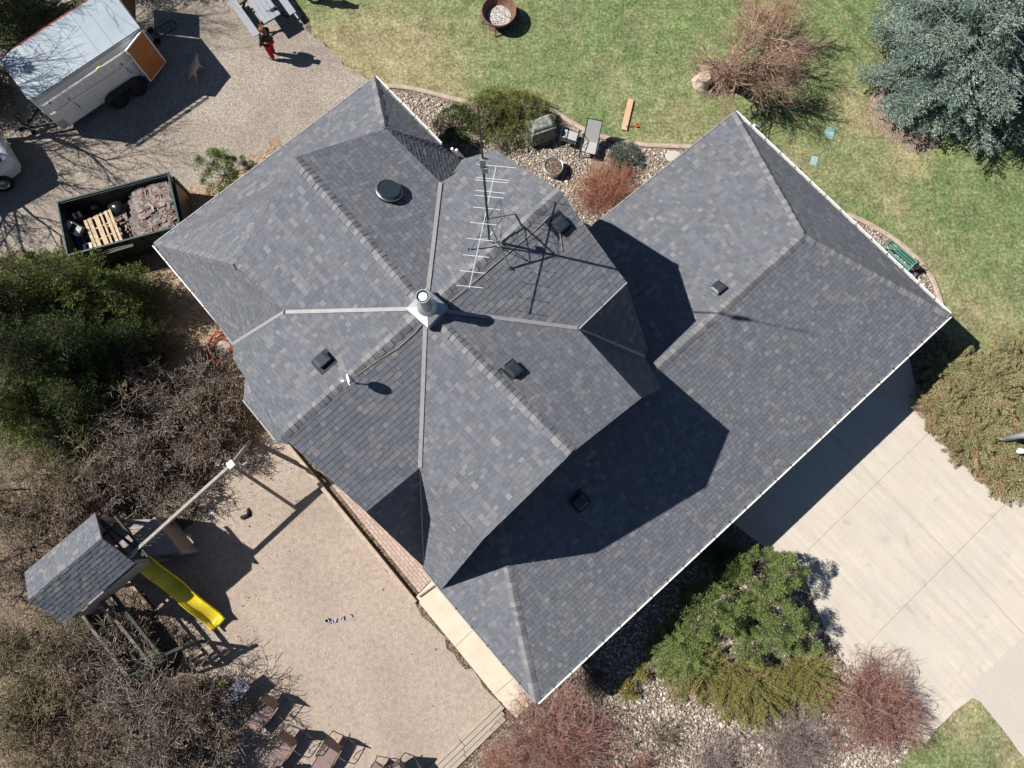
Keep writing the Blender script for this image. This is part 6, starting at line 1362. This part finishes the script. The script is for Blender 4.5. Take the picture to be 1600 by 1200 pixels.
mb = MB(); mb.box((0, -.17, .44), (1.15, .03, .07)); mb.build('edge_rail', M['deckwood'], wb)
r_ = random.Random(9); mb = MB()
for k in range(13):
    x = r_.uniform(-.4, .4); mb.box((x, r_.uniform(-.05, .06)+x*.12, .03), (r_.uniform(.04, .09), r_.uniform(.03, .06), .05), Zr(r_.uniform(0, 3)))
for k in range(5): mb.box((-.42+r_.uniform(-.06, .06), r_.uniform(-.08, .05), .05), (.09, .07, .08), Zr(r_.uniform(0, 3)))
o = mb.build('toy', plain('lilac_plastic', (.36, .36, .46), .5, .4, 0, .6, 14)); o.location = at(533, 967); o.rotation_euler = (0, 0, R(8)); tag(o, 'small broken lilac and blue toy lying on the playground gravel', 'toy')
for x, y, m_, nm, lb, ct in ((331, 800, 'white', 'paper_scrap', 'crumpled pale paper scrap on the gravel below the swing beam', 'paper'), (294, 837, 'white', 'paper_scrap', 'pale paper scrap in the shade beside the wooden deck', 'paper'), (342, 1068, 'yellow', 'toy', 'small yellow toy on the ground beside the slate grey chair', 'toy'), (206, 1063, 'white', 'paper_scrap', 'pale scrap under the end of the tyre bridge', 'paper')):
    mb = MB(); mb.add([(-.09, -.06, .01), (0, -.07, .05), (.1, -.05, .02), (.09, .06, .04), (0, .05, .01), (-.1, .06, .05)], [(0, 1, 4, 5), (1, 2, 3, 4)]); so_ = mb.build(nm, M[m_]); so_.location = at(x, y); q = so_.modifiers.new('t', 'SOLIDIFY'); q.thickness = .01; tag(so_, lb, ct)
bt = thing('rubber_boot', at(386, 806), R(20), 'single black rubber boot lying on the gravel under the thicket', 'boot'); mb = MB(); mb.tube([(-.18, 0, .06), (0, 0, .07), (.08, .02, .06)], [.07, .06, .055], 10); mb.tube([(.06, .01, .055), (.10, .12, .05), (.10, .2, .04)], [.055, .05, .03], 10); mb.build('boot_body', M['rubber'], bt, smooth=True)
mb = MB(); mb.box((.1, .1, .012), (.10, .28, .024), Zr(.0)); mb.build('sole', M['black'], bt)

# fallen leaves and scraps, too many and small to count
M['deadleaf'] = leafy('dead_leaves', [(0.2, (0.10, 0.06, 0.035)), (0.5, (0.24, 0.15, 0.09)), (0.9, (0.42, 0.31, 0.2))], scale=2)
def litter(px, n, seed, label, size=.035):
    r = np.random.default_rng(seed); poly = [(at(x, y).x, at(x, y).y) for x, y in px]; xs = [q[0] for q in poly]; ys = [q[1] for q in poly]; C = []
    while len(C) < n:
        q = (r.uniform(min(xs), max(xs)), r.uniform(min(ys), max(ys)))
        if inside(q, poly): C.append(q)
    C = np.array(C); a = r.uniform(0, 6.283, n); s = size*np.exp(r.normal(0, .35, n)); V = np.zeros((n, 4, 3))
    for k, (ux_, uy_) in enumerate(((-1, -.5), (.9, -.6), (1, .5), (-.8, .6))):
        V[:, k, 0] = C[:, 0]+s*(ux_*np.cos(a)-uy_*np.sin(a)); V[:, k, 1] = C[:, 1]+s*(ux_*np.sin(a)+uy_*np.cos(a)); V[:, k, 2] = .03+r.uniform(0, .03, n)
    o = npmesh('fallen_leaves', V.reshape(-1, 3), np.arange(n*4).reshape(-1, 4), M['deadleaf']); tag(o, label, 'leaves', kind='stuff')
litter([(280, 640), (440, 690), (480, 780), (400, 900), (430, 1100), (560, 1200), (200, 1200), (100, 900), (200, 700)], 900, 5, 'dead brown leaves scattered around the play tower and patio chairs', .016)
litter([(620, 10), (1340, 10), (1330, 330), (1180, 200), (900, 190), (640, 130)], 160, 6, 'a few dead leaves scattered over the back lawn', .02)
litter([(255, 410), (345, 500), (380, 640), (300, 700), (230, 560)], 500, 7, 'dead leaves on the ground beside the red hose', .022)
